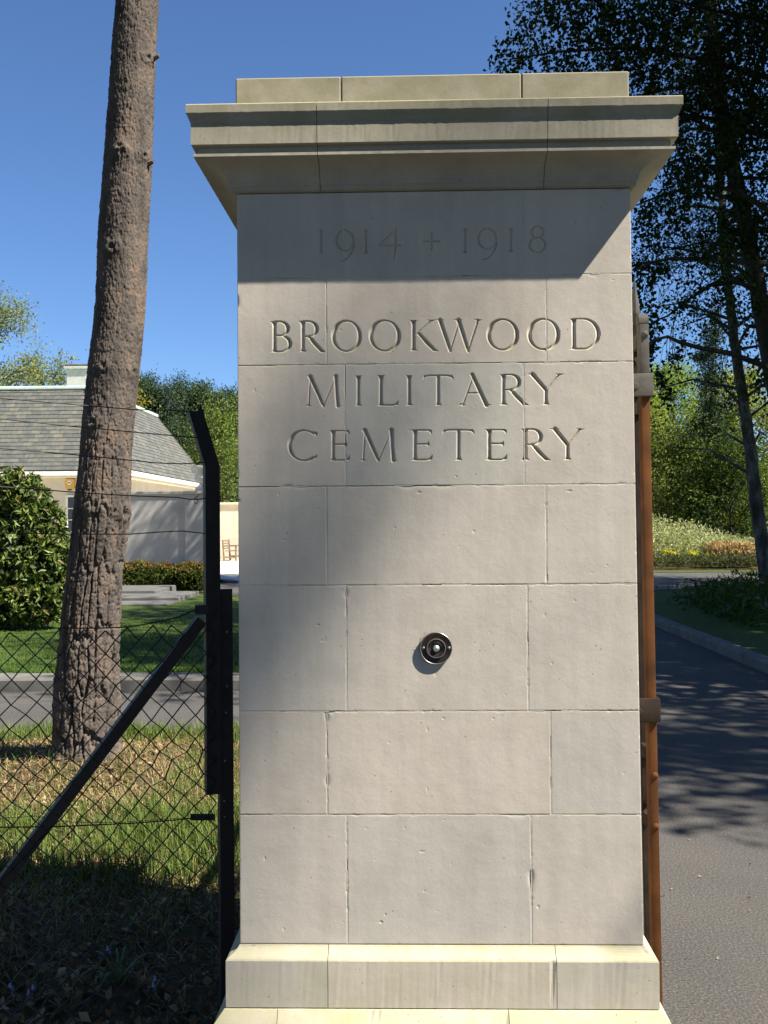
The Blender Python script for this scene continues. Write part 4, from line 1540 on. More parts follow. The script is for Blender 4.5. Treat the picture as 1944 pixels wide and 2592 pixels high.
MB().box((xm - 0.07, wy - 0.12, a0.z - 0.05), (xm + 0.07, wy - 0.02, a0.z - 0.002), 0.01).build('lamp', M['dark_plastic'], alarm)

# garden wall with an end pier and an urn
GWY = 27.6
gw = empty('garden_wall', (-7.5, GWY, 0))
tag(gw, 'grey stone garden wall with a flat coping and projecting end pier, under the lodge eaves', 'garden wall')
xL, xP0, xP1 = -9.6, at(470, 1300, GWY).x, at(538, 1300, GWY).x
zw = at(420, 1244, GWY).z
MB().box((xL, GWY, 0.0), (xP0, GWY + 0.35, zw - 0.09)).build('wall', M['pale_stone'], gw)
MB().box((xP0 + 0.0, GWY - 0.10, 0.0), (xP1, GWY + 0.45, zw - 0.09), 0.01).build('end_pier', M['pale_stone'], gw)
MB().box((xL, GWY - 0.06, zw - 0.088), (xP0 - 0.062, GWY + 0.41, zw), 0.015).build('coping', M['pale_stone'], gw)
MB().box((xP0 - 0.06, GWY - 0.16, zw - 0.088), (xP1 + 0.06, GWY + 0.51, zw), 0.015).build('pier_cap', M['pale_stone'], gw)
uc = at(511, 1240, GWY + 0.17)
urn = empty('garden_urn', (uc.x, GWY + 0.17, zw))
tag(urn, 'pale stone urn with a flared rim on the end of the garden wall', 'urn')
us = 30.0 / FPX
uz = zw
MB().box((uc.x - 0.16, GWY + 0.01, uz), (uc.x + 0.16, GWY + 0.33, uz + 0.13), 0.01).build('plinth', M['urn_stone'], urn)
MB().lathe([(0.13, 0.13), (0.14, 0.15), (0.08, 0.19), (0.075, 0.23), (0.11, 0.26), (0.17, 0.30), (0.21, 0.36), (0.225, 0.40), (0.20, 0.42), (0.20, 0.52), (0.225, 0.66)], (uc.x, GWY + 0.17, uz), 'Z', 32).build('bowl', M['urn_stone'], urn, True)
MB().lathe([(0.225, 0.66), (0.27, 0.675), (0.30, 0.69), (0.30, 0.74), (0.27, 0.755), (0.22, 0.755), (0.17, 0.70), (0.02, 0.68)], (uc.x, GWY + 0.17, uz), 'Z', 32).build('rim', M['urn_stone'], urn, True)
MB().tube([(uc.x - 0.21, GWY + 0.15, uz + 0.58), (uc.x - 0.29, GWY + 0.15, uz + 0.57), (uc.x - 0.29, GWY + 0.15, uz + 0.67), (uc.x - 0.25, GWY + 0.15, uz + 0.69)], 0.025, 8).build('handle', M['urn_stone'], urn, True)
MB().tube([(uc.x + 0.21, GWY + 0.15, uz + 0.58), (uc.x + 0.29, GWY + 0.15, uz + 0.57), (uc.x + 0.29, GWY + 0.15, uz + 0.67), (uc.x + 0.25, GWY + 0.15, uz + 0.69)], 0.025, 8).build('handle', M['urn_stone'], urn, True)
# cream wall across the terrace
cwall = empty('terrace_wall', (-4, 43.4, 0))
tag(cwall, 'sunlit cream wall with a moulded coping closing the terrace', 'wall')
zcw = at(590, 1272, 43.4).z
MB().box((-9.05, 43.4, 0), (3.0, 43.8, zcw - 0.10)).build('wall', M['render_wall'], cwall)
MB().box((-9.05, 43.30, zcw - 0.098), (3.1, 43.9, zcw), 0.02).build('coping', M['cream_paint'], cwall)
# bench seen end on
by = 41.6
b0 = at(566, 1418, by)
bench = empty('garden_bench', (b0.x, by, 0.03))
tag(bench, 'weathered wooden garden bench against the sunlit terrace wall', 'bench')
bz = 0.03
BW, BL = 0.58, 1.5
bx_ = b0.x - 0.02
for yy in (by, by + BL):
    MB().box((bx_ + BW - 0.07, yy, bz), (bx_ + BW, yy + 0.07, bz + 0.62), 0.005).build('leg', M['bench_wood'], bench)
    MB().hexa([(bx_, yy, bz), (bx_ + 0.07, yy, bz), (bx_ + 0.07, yy + 0.07, bz), (bx_, yy + 0.07, bz), (bx_ - 0.06, yy, bz + 0.92), (bx_ + 0.0, yy, bz + 0.92), (bx_, yy + 0.07, bz + 0.92), (bx_ - 0.06, yy + 0.07, bz + 0.92)]).build('leg', M['bench_wood'], bench)
    MB().box((bx_ - 0.02, yy - 0.006, bz + 0.622), (bx_ + BW + 0.02, yy + 0.076, bz + 0.665), 0.005).build('armrest', M['bench_wood'], bench)
    MB().box((bx_ + 0.072, yy + 0.02, bz + 0.14), (bx_ + BW - 0.072, yy + 0.05, bz + 0.20)).build('stretcher', M['bench_wood'], bench)
for k in range(5):
    MB().box((bx_ + 0.06 + k * 0.1, by + 0.075, bz + 0.42), (bx_ + 0.14 + k * 0.1, by + BL - 0.005, bz + 0.445)).build('seat_slat', M['bench_wood'], bench)
for k in range(4):
    MB().box((bx_ - 0.035, by + 0.075, bz + 0.50 + k * 0.11), (bx_ - 0.012, by + BL - 0.005, bz + 0.57 + k * 0.11)).build('back_slat', M['bench_wood'], bench)
# low silver rail at the terrace edge
r0, r1 = at(556, 1455, 26.0), at(640, 1472, 26.0)
lr = empty('low_barrier', ((r0.x + r1.x) / 2, 26.0, 0.03))
tag(lr, 'low rounded silver barrier on dark supports at the terrace edge, half hidden by the pier', 'barrier')
MB().tube([(r0.x - 0.1, 26.0, r0.z - 0.07), (r1.x * 0.5 + r0.x * 0.5, 26.0, (r0.z + r1.z) / 2 - 0.07), (r1.x + 0.5, 26.0, r1.z - 0.08)], 0.085, 14).build('rail', M['silver'], lr, True)
for xx in (r0.x + 0.25, r1.x + 0.1):
    MB().box((xx - 0.12, 25.94, 0.032), (xx + 0.12, 26.06, r1.z - 0.14), 0.02).build('support', M['dark_plastic'], lr)
# shallow steps up to the terrace
stp = empty('garden_steps', (-8.2, 19.5, LZ))
tag(stp, 'shallow grey stone steps in the lawn leading to the terrace', 'steps')
for k, (pa, pb, zz) in enumerate((((300, 1537), (440, 1523), 0.13), ((300, 1517), (465, 1508), 0.19), ((290, 1497), (400, 1493), 0.25))):
    q0 = at_z(pa[0], pa[1], zz)
    q1 = at_z(pb[0], pb[1], zz)
    yy = (q0.y + q1.y) / 2
    MB().box((q0.x - 1.6, yy, LZ - 0.1), (q1.x, yy + 1.9, zz), 0.015).build('step', M['step_stone'], stp)


# ================================================================== PLANTS
def leaves_np(P, size, aspect, cols, seed, droop=0.0, flat=0.0, fold=True, N=None):
    """one small folded leaf (4 tris' worth: 2 quads as a diamond) per point; returns V, T, C"""
    r = np.random.default_rng(seed)
    n = len(P)
    D = r.standard_normal((n, 3))
    if N is not None:
        D = D * 0.7 + N
    D[:, 2] -= droop
    D /= np.linalg.norm(D, axis=1, keepdims=True) + 1e-9
    U = r.standard_normal((n, 3))
    U[:, 2] += flat
    S = np.cross(D, U)
    S /= np.linalg.norm(S, axis=1, keepdims=True) + 1e-9
    sz = size * r.uniform(0.65, 1.25, (n, 1))
    a = P - D * sz * 0.5
    b = P + D * sz * 0.5
    up = np.cross(S, D) * sz * 0.10
    m = P - D * sz * 0.08
    l = m + S * sz * aspect * 0.5 + up
    q = m - S * sz * aspect * 0.5 + up
    V = np.stack([a, l, b, q], 1).reshape(-1, 3)
    base = np.arange(n)[:, None] * 4
    T = np.concatenate([base + np.array([[0, 2, 1]]), base + np.array([[0, 3, 2]])], 0)
    C = np.repeat(cols, 4, axis=0)
    return V, T, C


def palette(n, colours, weights, seed, jit=0.12):
    r = np.random.default_rng(seed)
    c = np.array(colours)[r.choice(len(colours), n, p=np.array(weights) / sum(weights))]
    c = c * (1 + jit * r.standard_normal((n, 1)))
    return np.clip(c, 0.004, 0.95)


def leaf_mesh(name, P, size, aspect, colours, weights, seed, **kw):
    cols = palette(len(P), colours, weights, seed + 1)
    V, T, C = leaves_np(np.asarray(P), size, aspect, cols, seed, **kw)
    return mesh_np(name, V, None, T, C)


def grow(base, height, seed, trunk_r, crown_lo, crown_r, n_prim, lean=(0, 0), kind='broad', tip=0.15, path=None):
    """trunk + limbs; returns tube builder and leaf anchor points with weights"""
    r = random.Random(seed)
    mb = MB()
    base = Vector(base)
    m = 9
    trunk = []
    for i in range(m + 1):
        t = i / m
        if path is not None:
            k = t * (len(path) - 1)
            i0 = min(int(k), len(path) - 2)
            p = Vector(path[i0]).lerp(Vector(path[i0 + 1]), k - i0)
        else:
            p = base + Vector((lean[0] * t ** 1.3 * height + r.uniform(-1, 1) * 0.012 * height * (t > 0.05), lean[1] * t ** 1.3 * height + r.uniform(-1, 1) * 0.012 * height * (t > 0.05), height * t))
        trunk.append(p)
    tr = [trunk_r * (1.25 if i == 0 else 1) * (1 - 0.86 * (i / m)) for i in range(m + 1)]
    mb.tube(trunk, tr, 10)
    anchors = []

    def along(t):
        k = t * m
        i = min(int(k), m - 1)
        return trunk[i].lerp(trunk[i + 1], k - i), tr[i] + (tr[i + 1] - tr[i]) * (k - i)

    for i in range(n_prim):
        t = crown_lo + (1 - crown_lo) * ((i + r.uniform(0.1, 0.9)) / n_prim) ** 0.9
        t = min(t, 0.985)
        p, rad = along(t)
        rel = (t - crown_lo) / (1 - crown_lo)
        if kind == 'broad':
            L = crown_r * (0.55 + 0.6 * math.sin(math.pi * min(1, rel * 0.85 + 0.12))) * r.uniform(0.75, 1.15)
            el = math.radians(r.uniform(15, 40) + 30 * rel)
        elif kind == 'birch':
            L = crown_r * (0.45 + 0.65 * math.sin(math.pi * min(1, rel * 0.9 + 0.08))) * r.uniform(0.7, 1.15)
            el = math.radians(r.uniform(20, 50) + 20 * rel)
        else:
            L = crown_r * (1.0 - 0.7 * rel) * r.uniform(0.7, 1.15)
            el = math.radians(r.uniform(-5, 30) + 20 * rel)
        az = i * 2.39996 + r.uniform(-0.4, 0.4)
        d = Vector((math.cos(az) * math.cos(el), math.sin(az) * math.cos(el), math.sin(el)))
        pts = [p]
        cur = p.copy()
        dd = d.copy()
        nseg = 6
        for s in range(nseg):
            dd = (dd + Vector((r.uniform(-1, 1), r.uniform(-1, 1), r.uniform(-1, 1))) * 0.22 + Vector((0, 0, -0.10 if kind == 'birch' else 0.05))).normalized()
            cur = cur + dd * (L / nseg)
            pts.append(cur.copy())
        r0 = max(0.012, min(rad * 0.55, 0.02 + 0.02 * L))
        mb.tube(pts, [r0 * (1 - 0.85 * k / nseg) for k in range(nseg + 1)], 6)
        nsec = int(4 + L * 1.8)
        for s in range(nsec):
            u = r.uniform(0.3, 1.0)
            k = u * nseg
            i0 = min(int(k), nseg - 1)
            q = pts[i0].lerp(pts[i0 + 1], k - i0)
            sd_ = (dd + Vector((r.uniform(-1, 1), r.uniform(-1, 1), r.uniform(-0.6, 0.9))) * 1.0).normalized()
            l2 = L * r.uniform(0.16, 0.38)
            e = q + sd_ * l2
            if kind == 'birch':
                mid = q + sd_ * l2 * 0.6
                e = mid + Vector((sd_.x * 0.25, sd_.y * 0.25, -0.85)) * l2 * 0.9
                mb.tube([q, mid, e], [r0 * 0.3, r0 * 0.2, r0 * 0.06], 4, False)
                for w_ in range(7):
                    f = w_ / 6.0
                    anchors.append((q.lerp(mid, min(1, f * 2)) if f < 0.5 else mid.lerp(e, (f - 0.5) * 2)))
            else:
                mb.tube([q, e], [r0 * 0.32, r0 * 0.08], 4, False)
                for w_ in range(4):
                    anchors.append(q.lerp(e, 0.25 + 0.25 * w_))
    return mb, anchors


def scatter(anchors, n, spread, seed, squash=0.8):
    r = np.random.default_rng(seed)
    A = np.array([tuple(a) for a in anchors])
    k = r.integers(0, len(A), n)
    P = A[k] + r.standard_normal((n, 3)) * np.array([spread, spread, spread * squash])
    return P


def make_tree(name, label, base, height, seed, trunk_r, crown_lo, crown_r, n_prim, n_leaf, leaf_size, colours, weights, kind='broad', bark='grey_bark', aspect=0.62, spread=0.28, droop=0.2, lean=(0, 0), group=None, path=None, lmat='leaf', cat='tree'):
    root = empty(name, base)
    tag(root, label, cat, group)
    mb, anc = grow(base, height, seed, trunk_r, crown_lo, crown_r, n_prim, lean, kind, path=path)
    t = mb.build('trunk', M[bark], root, True)
    P = scatter(anc, n_leaf, spread, seed + 5)
    P = P[P[:, 2] > base[2] + 0.15]
    me = leaf_mesh('crown', P, leaf_size, aspect, colours, weights, seed + 9, droop=droop)
    link('crown', me, M[lmat], root)
    return root, anc


def copy_thing(root, loc, rz=0.0, sc=1.0, label=None, group=None):
    c = root.copy()
    COL.objects.link(c)
    old = root.location.copy()
    c.location = loc
    c.rotation_euler = (0, 0, rz)
    c.scale = (sc, sc, sc)
    for ch in root.children:
        k = ch.copy()
        COL.objects.link(k)
        k.parent = c
        k.matrix_parent_inverse = ch.matrix_parent_inverse.copy()
        k.matrix_basis = ch.matrix_basis.copy()
    if label:
        c["label"] = label
    if group:
        c["group"] = group
    return c


G_DARK = [(0.020, 0.040, 0.010), (0.030, 0.055, 0.014), (0.045, 0.070, 0.018)]
G_MID = [(0.045, 0.085, 0.016), (0.07, 0.12, 0.022), (0.10, 0.14, 0.03)]
G_LIGHT = [(0.11, 0.16, 0.03), (0.15, 0.20, 0.04), (0.19, 0.23, 0.06)]
G_PINE = [(0.022, 0.045, 0.018), (0.035, 0.062, 0.024), (0.055, 0.085, 0.035)]

# ---- the Scots pine in front: fissured bark modelled plate by plate
TY = 4.2
tp = [(0, 348, 108), (160, 338, 113), (350, 328, 117), (420, 324, 121), (600, 312, 124), (700, 309, 126), (800, 303, 127), (950, 286, 130), (1150, 267, 132), (1290, 258, 143), (1330, 257, 146), (1420, 242, 137),
      (1570, 230, 148), (1700, 222, 158), (1850, 219, 168), (1920, 218, 178), (1975, 217, 196)]
tz, tx, trd = [], [], []
for py, px, wd in tp[::-1]:
    q = at(px, py, TY)
    tz.append(q.z)
    tx.append(q.x)
    trd.append(wd / 2 / FPX * (TY + 2.4))
tz[0] = -0.15
top_x = tx[-1] + (14.0 - tz[-1]) * 0.028
tz += [9.0, 12.0, 14.5]
tx += [tx[-1] + (9.0 - tz[-4]) * 0.03, tx[-1] + (12 - tz[-4]) * 0.03, tx[-1] + (14.5 - tz[-4]) * 0.03]
trd += [0.115, 0.08, 0.03]
zv = np.concatenate([np.linspace(-0.15, 5.3, 1150), np.linspace(5.32, 14.5, 60)])
NA = 260
th = np.arange(NA) * 2 * math.pi / NA
ZZ, TT = np.meshgrid(zv, th, indexing='ij')
RR = np.interp(ZZ, tz, trd)
CX = np.interp(ZZ, tz, tx)
ker = np.ones(61) / 61
cxs = np.interp(zv, tz, tx)
cxs = np.convolve(np.pad(cxs, 30, mode='edge'), ker, mode='valid')
rrs = np.convolve(np.pad(np.interp(zv, tz, trd), 30, mode='edge'), ker, mode='valid')
CX = np.repeat(cxs[:, None], NA, 1)
RR = np.repeat(rrs[:, None], NA, 1)


def worley(u, v, nu, seed):
    """F1, F2-F1 and cell id; u periodic in nu cells"""
    r = np.random.default_rng(seed)
    nvv = int(v.max()) + 3
    jx = r.random((nu, nvv)) * 0.86 + 0.07
    jy = r.random((nu, nvv)) * 0.86 + 0.07
    hh = r.random((nu, nvv))
    ui, vi = np.floor(u).astype(int), np.floor(v).astype(int)
    f1 = np.full(u.shape, 9.0)
    f2 = np.full(u.shape, 9.0)
    idc = np.zeros(u.shape)
    for du in (-1, 0, 1):
        for dv in (-1, 0, 1):
            a = (ui + du)
            b = np.clip(vi + dv, 0, nvv - 1)
            am = a % nu
            d = np.hypot(a + jx[am, b] - u, vi + dv + jy[am, b] - v)
            near = d < f1
            f2 = np.where(near, f1, np.minimum(f2, d))
            idc = np.where(near, hh[am, b], idc)
            f1 = np.where(near, d, f1)
    return f1, f2 - f1, idc


wob = 0.55 * (fbm(TT * 3.0 + 3, ZZ * 5.0 + 7, 21) - 0.5)
uA = (TT / (2 * math.pi) * 19 + wob) % 19
f1, fd, cid = worley(uA, (ZZ + 0.3) * 2.9 + 0.5 * fbm(TT * 6, ZZ * 9, 5), 19, 2)
uB = (TT / (2 * math.pi) * 46 + wob * 2) % 46
g1, gd, gid = worley(uB, (ZZ + 0.3) * 15.0, 46, 6)
uC = (TT / (2 * math.pi) * 90 + wob * 3) % 90
h1, hd_, hid_ = worley(uC, (ZZ + 0.3) * 42.0, 90, 9)
low = np.clip((2.6 - ZZ) / 1.9, 0.0, 1.0)                       # deep plates low down, flaky above
crack = np.clip((0.15 - fd) / 0.09, 0, 1)
crack = crack * crack * (3 - 2 * crack)
flake = np.clip((0.24 - gd) / 0.12, 0, 1)
small = np.clip(1 - hd_ / 0.3, 0, 1)
disp = -(0.0008 + 0.026 * low) * crack - (0.0022 + 0.002 * low) * flake - 0.0020 * small + 0.008 * (cid - 0.5) * low + (0.003 + 0.0035 * low) * (gid - 0.5) + 0.0035 * (hid_ - 0.5)
disp += 0.008 * (fbm(TT * 14.0, ZZ * 46.0, 31, 4) - 0.5) + 0.018 * (fbm(TT * 1.2 + 4, ZZ * 2.0, 33, 3) - 0.5)
# branch scars and burrs: (photo px, py, size, height)
for kx, ky, sz, hgt in ((300, 640, 0.055, 0.020), (282, 935, 0.050, 0.018), (255, 1072, 0.050, 0.020), (262, 1280, 0.075, 0.020), (322, 1300, 0.070, 0.035), (325, 405, 0.05, 0.018), (374, 405, 0.045, 0.022), (384, 160, 0.045, 0.020), (345, 945, 0.05, 0.012), (320, 390, 0.05, 0.02), (300, 1475, 0.06, 0.012)):
    qz = at(kx, ky, TY).z
    cxq = np.interp(qz, zv, cxs)
    rq = np.interp(qz, zv, rrs)
    sx = max(-0.98, min(0.98, (at(kx, ky, TY).x - cxq) / rq))
    tq = -math.acos(sx)
    dth = np.angle(np.exp(1j * (TT - tq))) * RR
    e = np.exp(-((dth / sz) ** 2 + ((ZZ - qz) / (sz * 0.8)) ** 2))
    e2 = np.exp(-((dth / (sz * 0.35)) ** 2 + ((ZZ - qz) / (sz * 0.35)) ** 2))
    disp += hgt * e - hgt * 1.3 * e2 + 0.012 * e * (fbm(TT * 30, ZZ * 60, 40, 3) - 0.5)
root_fl = np.clip((0.22 - ZZ) / 0.35, 0, 1) ** 1.5
disp += root_fl * (0.07 + 0.05 * np.sin(TT * 5 + 0.6) + 0.03 * np.sin(TT * 3 + 2))
V = np.stack([CX + (RR + disp) * np.cos(TT), TY + (RR + disp) * np.sin(TT), ZZ], -1).reshape(-1, 3)
I = np.arange(len(zv) * NA).reshape(len(zv), NA)
I2 = np.roll(I, -1, axis=1)
Qd = np.stack([I[:-1], I2[:-1], I2[1:], I[1:]], -1).reshape(-1, 4)
pine = empty('pine_tree', (tx[0], TY, 0.0))
tag(pine, 'tall bare pine trunk with rough fissured reddish brown bark, standing behind the chain link fence', 'tree')
pt_me = mesh_np('trunk', V, Qd)
link('trunk', pt_me, M['pine_bark'], pine, smooth=True)
# its crown, high above
rp = random.Random(8)
anc = []
lim = MB()
for i in range(16):
    z = rp.uniform(10.0, 14.3)
    az = i * 2.4
    p = Vector((float(np.interp(z, zv, cxs)), TY, z))
    L = rp.uniform(1.0, 2.3) * (1.15 - 0.1 * (z - 10))
    e = p + Vector((math.cos(az) * L, math.sin(az) * L, rp.uniform(0.1, 0.7)))
    lim.tube([p, p.lerp(e, 0.5) + Vector((0, 0, 0.12)), e], [0.04, 0.028, 0.01], 6)
    for k in range(6):
        anc.append(p.lerp(e, 0.45 + 0.11 * k) + Vector((0, 0, 0.1)))
lim.build('limb', M['pine_bark'], pine)
link('crown', leaf_mesh('crown', scatter(anc, 7000, 0.28, 3, 0.5), 0.16, 0.08, G_PINE, (1, 2, 1), 5), M['needle'], pine)
# broken stubs on the trunk
for kx, ky, dx in ((406, 150, 0.05), (392, 415, 0.05), (232, 918, -0.03)):
    q = at(kx, ky, TY)
    cxq = float(np.interp(q.z, zv, cxs))
    s = 1 if q.x > cxq else -1
    MB().tube([(q.x - s * 0.05, TY - 0.04, q.z - 0.02), (q.x, TY - 0.05, q.z), (q.x + s * 0.008, TY - 0.05, q.z + 0.012)], [0.022, 0.013, 0.002], 7).build('branch_stub', M['pine_bark'], pine, True)

# ---- trees beyond the lodge
make_tree('leafing_tree', 'pale green tree in young leaf rising behind the lodge roof', (-26.9, 57, 0), 14.2, 41, 0.30, 0.28, 4.6, 46, 30000, 0.17, [(0.17, 0.21, 0.05), (0.22, 0.25, 0.07), (0.26, 0.27, 0.10)], (1, 2, 1), 'broad', 'grey_bark', 0.55, 0.36, 0.1)
make_tree('leafing_tree', 'low pale green tree with wispy twigs beside the lodge chimney', (-22.4, 60, 0), 10.4, 43, 0.22, 0.30, 3.0, 26, 6500, 0.17, [(0.17, 0.21, 0.05), (0.22, 0.25, 0.07), (0.26, 0.27, 0.10)], (1, 2, 1), 'broad', 'grey_bark', 0.55, 0.30, 0.1)
pg = 'pines behind the lodge'
pw = [(-20.6, 72, 11.6), (-18.4, 70, 11.9), (-16.4, 75, 12.6), (-14.6, 71, 11.4), (-12.8, 74, 11.8), (-22.6, 76, 12.0), (-15.6, 66, 8.6), (-10.8, 72, 10.6), (-17.4, 66, 7.8), (-13.2, 67, 8.0)]
proto, _ = make_tree('pine_tree', 'dark green pine in the wood behind the lodge and terrace', (pw[0][0], pw[0][1], 0), 10.9, 51, 0.26, 0.12, 2.9, 54, 30000, 0.24, G_PINE + [(0.08, 0.11, 0.045)], (2, 3, 2, 0.5), 'broad', 'pine_bark', 0.30, 0.34, 0.0, group=pg, lmat='needle')
proto2, _ = make_tree('pine_tree', 'dark green pine in the wood behind the lodge and terrace', (pw[1][0], pw[1][1], 0), 10.4, 57, 0.26, 0.10, 3.0, 54, 30000, 0.24, G_PINE + [(0.08, 0.11, 0.045)], (2, 3, 2, 0.5), 'broad', 'pine_bark', 0.30, 0.36, 0.0, group=pg, lmat='needle')
for k, (x, y, h) in enumerate(pw[2:]):
    src, h0 = (proto, 12.6) if k % 2 == 0 else (proto2, 12.0)
    copy_thing(src, (x, y, 0), 1.3 * k + 0.6, h / h0, None, pg)
make_tree('leafy_bush', 'fresh green bushy tree behind the terrace wall, beside the pines', (-10.3, 52.0, 0), 6.6, 61, 0.14, 0.05, 2.3, 30, 9000, 0.16, [(0.10, 0.145, 0.03), (0.14, 0.19, 0.04), (0.18, 0.23, 0.06)], (1, 2, 1), 'broad', 'grey_bark', 0.55, 0.34, 0.1, cat='bush')
make_tree('leafy_bush', 'golden green bush showing above the lodge roof end', (-15.6, 53.0, 0), 8.3, 63, 0.14, 0.25, 2.0, 24, 5000, 0.16, [(0.20, 0.21, 0.03), (0.27, 0.27, 0.05), (0.24, 0.19, 0.05)], (2, 2, 1), 'broad', 'grey_bark', 0.55, 0.30, 0.1, cat='bush')
# backdrop wood further off so no gap shows the horizon
back = []
wood_pts = []
rwd = np.random.default_rng(77)
for x0, x1, y0, y1, z1, n in ((-60, -6, 92, 104, 9.5, 9000), (2, 60, 84, 98, 9.0, 9000)):
    P = np.stack([rwd.uniform(x0, x1, n), rwd.uniform(y0, y1, n), np.zeros(n)], 1)
    hx = z1 * (0.72 + 0.5 * fbm(P[:, 0] * 0.12 + 40, P[:, 1] * 0.1 + 3, 4, 3) - 0.2)
    P[:, 2] = hx * rwd.uniform(0, 1, n) ** 0.7
    wood_pts.append(P)
wp = np.vstack(wood_pts)
wood = link('far_wood', leaf_mesh('far_wood', wp, 0.95, 0.75, G_DARK + G_MID, (2, 3, 3, 3, 2, 1), 71), M['leaf'])
tag(wood, 'far belt of dark green woodland closing the view', 'woodland', kind='stuff')


# ---- rhododendron left of the pine
def clump_points(ells, n, seed, shell=0.55):
    r = np.random.default_rng(seed)
    vol = np.array([e[3] * e[4] + e[4] * e[5] + e[3] * e[5] for e in ells])
    k = r.choice(len(ells), n, p=vol / vol.sum())
    E = np.array(ells)[k]
    d = r.standard_normal((n, 3))
    d /= np.linalg.norm(d, axis=1, keepdims=True)
    rad = shell + (1 - shell) * r.random((n, 1)) ** 0.7
    P = E[:, :3] + d * E[:, 3:6] * rad
    return P, d


def ell_px(px, py, Y, rx, ry, ryd=None):
    """ellipsoid clump at a photo position on plane Y, radii measured in photo pixels"""
    q = at(px, py, Y)
    s = (Y + 2.4) / FPX
    return (q.x, q.y, q.z, rx * s, (ryd if ryd else rx) * s, ry * s)


def rosettes(P, d, n_leaf, size, seed):
    """whorls of leaves: points and directions"""
    r = np.random.default_rng(seed)
    n = len(P)
    PP = np.repeat(P, n_leaf, 0)
    D = np.repeat(d, n_leaf, 0) * 0.35 + r.standard_normal((n * n_leaf, 3)) * 0.8
    D /= np.linalg.norm(D, axis=1, keepdims=True)
    return PP + D * size * 0.5, D


RY = 13.0
rh_e = [ell_px(-60, 1400, RY + 0.5, 150, 190), ell_px(50, 1270, RY, 70, 78), ell_px(10, 1240, RY, 60, 50), ell_px(95, 1330, RY - 0.2, 70, 70), ell_px(60, 1420, RY - 0.4, 100, 100), ell_px(120, 1440, RY - 0.5, 62, 90),
        ell_px(100, 1520, RY - 0.6, 70, 62), ell_px(20, 1520, RY - 0.6, 90, 66), ell_px(140, 1375, RY - 0.1, 40, 50), ell_px(-120, 1320, RY + 0.4, 130, 120), ell_px(-160, 1480, RY, 130, 120)]
P, d = clump_points(rh_e, 3600, 5, 0.72)
keep = P[:, 2] > 0.1
P, d = P[keep], d[keep]
PP, DD = rosettes(P, d, 7, 0.12, 6)
rhodo = empty('rhododendron', (at(60, 1580, RY).x, RY, LZ))
tag(rhodo, 'big glossy dark green rhododendron bush on the lawn left of the pine trunk', 'bush')
cols = [(0.045, 0.075, 0.014), (0.085, 0.125, 0.022), (0.14, 0.18, 0.034), (0.20, 0.15, 0.06)]
link('foliage', leaf_mesh('foliage', PP, 0.13, 0.36, cols, (3, 4, 3, 0.5), 8, N=DD), M['leaf_gloss'], rhodo)
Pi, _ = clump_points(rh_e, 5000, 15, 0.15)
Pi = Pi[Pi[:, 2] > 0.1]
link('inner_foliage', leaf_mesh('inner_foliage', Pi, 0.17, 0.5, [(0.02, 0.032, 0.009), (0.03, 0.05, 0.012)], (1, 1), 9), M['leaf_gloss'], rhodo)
stm = MB()
rr_ = random.Random(2)
for i in range(26):
    e = rh_e[i % len(rh_e)]
    a = Vector((rhodo.location.x + rr_.uniform(-0.3, 0.3), RY, 0.05))
    b = Vector((e[0] + rr_.uniform(-0.3, 0.3), e[1], e[2] + rr_.uniform(-0.2, 0.2)))
    stm.tube([a, a.lerp(b, 0.5) + Vector((0, 0, 0.15)), b], [0.03, 0.02, 0.006], 5)
stm.build('stem', M['grey_bark'], rhodo)
Pf = np.array([P[i] for i in np.random.default_rng(3).choice(len(P), 5, replace=False)])
fl = []
for q in Pf:
    fl.append(q + np.random.default_rng(int(abs(q[0]) * 1000)).normal(0, 0.035, (9, 3)))
link('blossom', leaf_mesh('blossom', np.vstack(fl), 0.028, 0.8, [(0.62, 0.58, 0.66), (0.38, 0.36, 0.62)], (2, 1), 4), M['petal'], rhodo)

# ---- clipped azalea hedge before the garden wall: two neighbouring bushes
HYG = 21.2
for nm, lab, ells, cols, n in (
        ('azalea_bush', 'low rounded bush with orange and red young tips at the end of the garden wall', [ell_px(478, 1462, HYG - 0.2, 52, 40), ell_px(510, 1466, HYG + 0.3, 40, 40), ell_px(448, 1478, HYG, 36, 30)], None, 2600),
        ('azalea_bush', 'long dark clipped hedge with reddish tips below the grey garden wall', [ell_px(345, 1462, HYG + 0.9, 70, 42), ell_px(410, 1462, HYG + 0.8, 52, 38), ell_px(290, 1462, HYG + 0.9, 60, 44)], None, 3200)):
    P, d = clump_points(ells, n, 31 if 'low' in lab else 37, 0.75)
    keep = P[:, 2] > LZ
    P, d = P[keep], d[keep]
    root = empty(nm, (ells[0][0], ells[0][1], LZ))
    tag(root, lab, 'bush')
    tipm = P[:, 2] > np.quantile(P[:, 2], 0.80)
    PP, DD = rosettes(P[~tipm], d[~tipm], 5, 0.05, 3)
    link('foliage', leaf_mesh('foliage', PP, 0.085, 0.5, [(0.035, 0.055, 0.012), (0.06, 0.085, 0.016), (0.11, 0.12, 0.03)], (3, 3, 2), 3, N=DD), M['leaf'], root)
    PP, DD = rosettes(P[tipm], d[tipm], 5, 0.05, 4)
    link('young_tips', leaf_mesh('young_tips', PP, 0.085, 0.5, [(0.26, 0.11, 0.04), (0.22, 0.17, 0.04), (0.11, 0.12, 0.03), (0.17, 0.065, 0.04)], (1.3, 2, 4, 1.5), 7, N=DD), M['leaf'], root)
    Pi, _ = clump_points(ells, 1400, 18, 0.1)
    link('inner_foliage', leaf_mesh('inner_foliage', Pi[Pi[:, 2] > LZ], 0.12, 0.6, [(0.02, 0.03, 0.009), (0.03, 0.04, 0.012)], (1, 1), 19), M['leaf'], root)

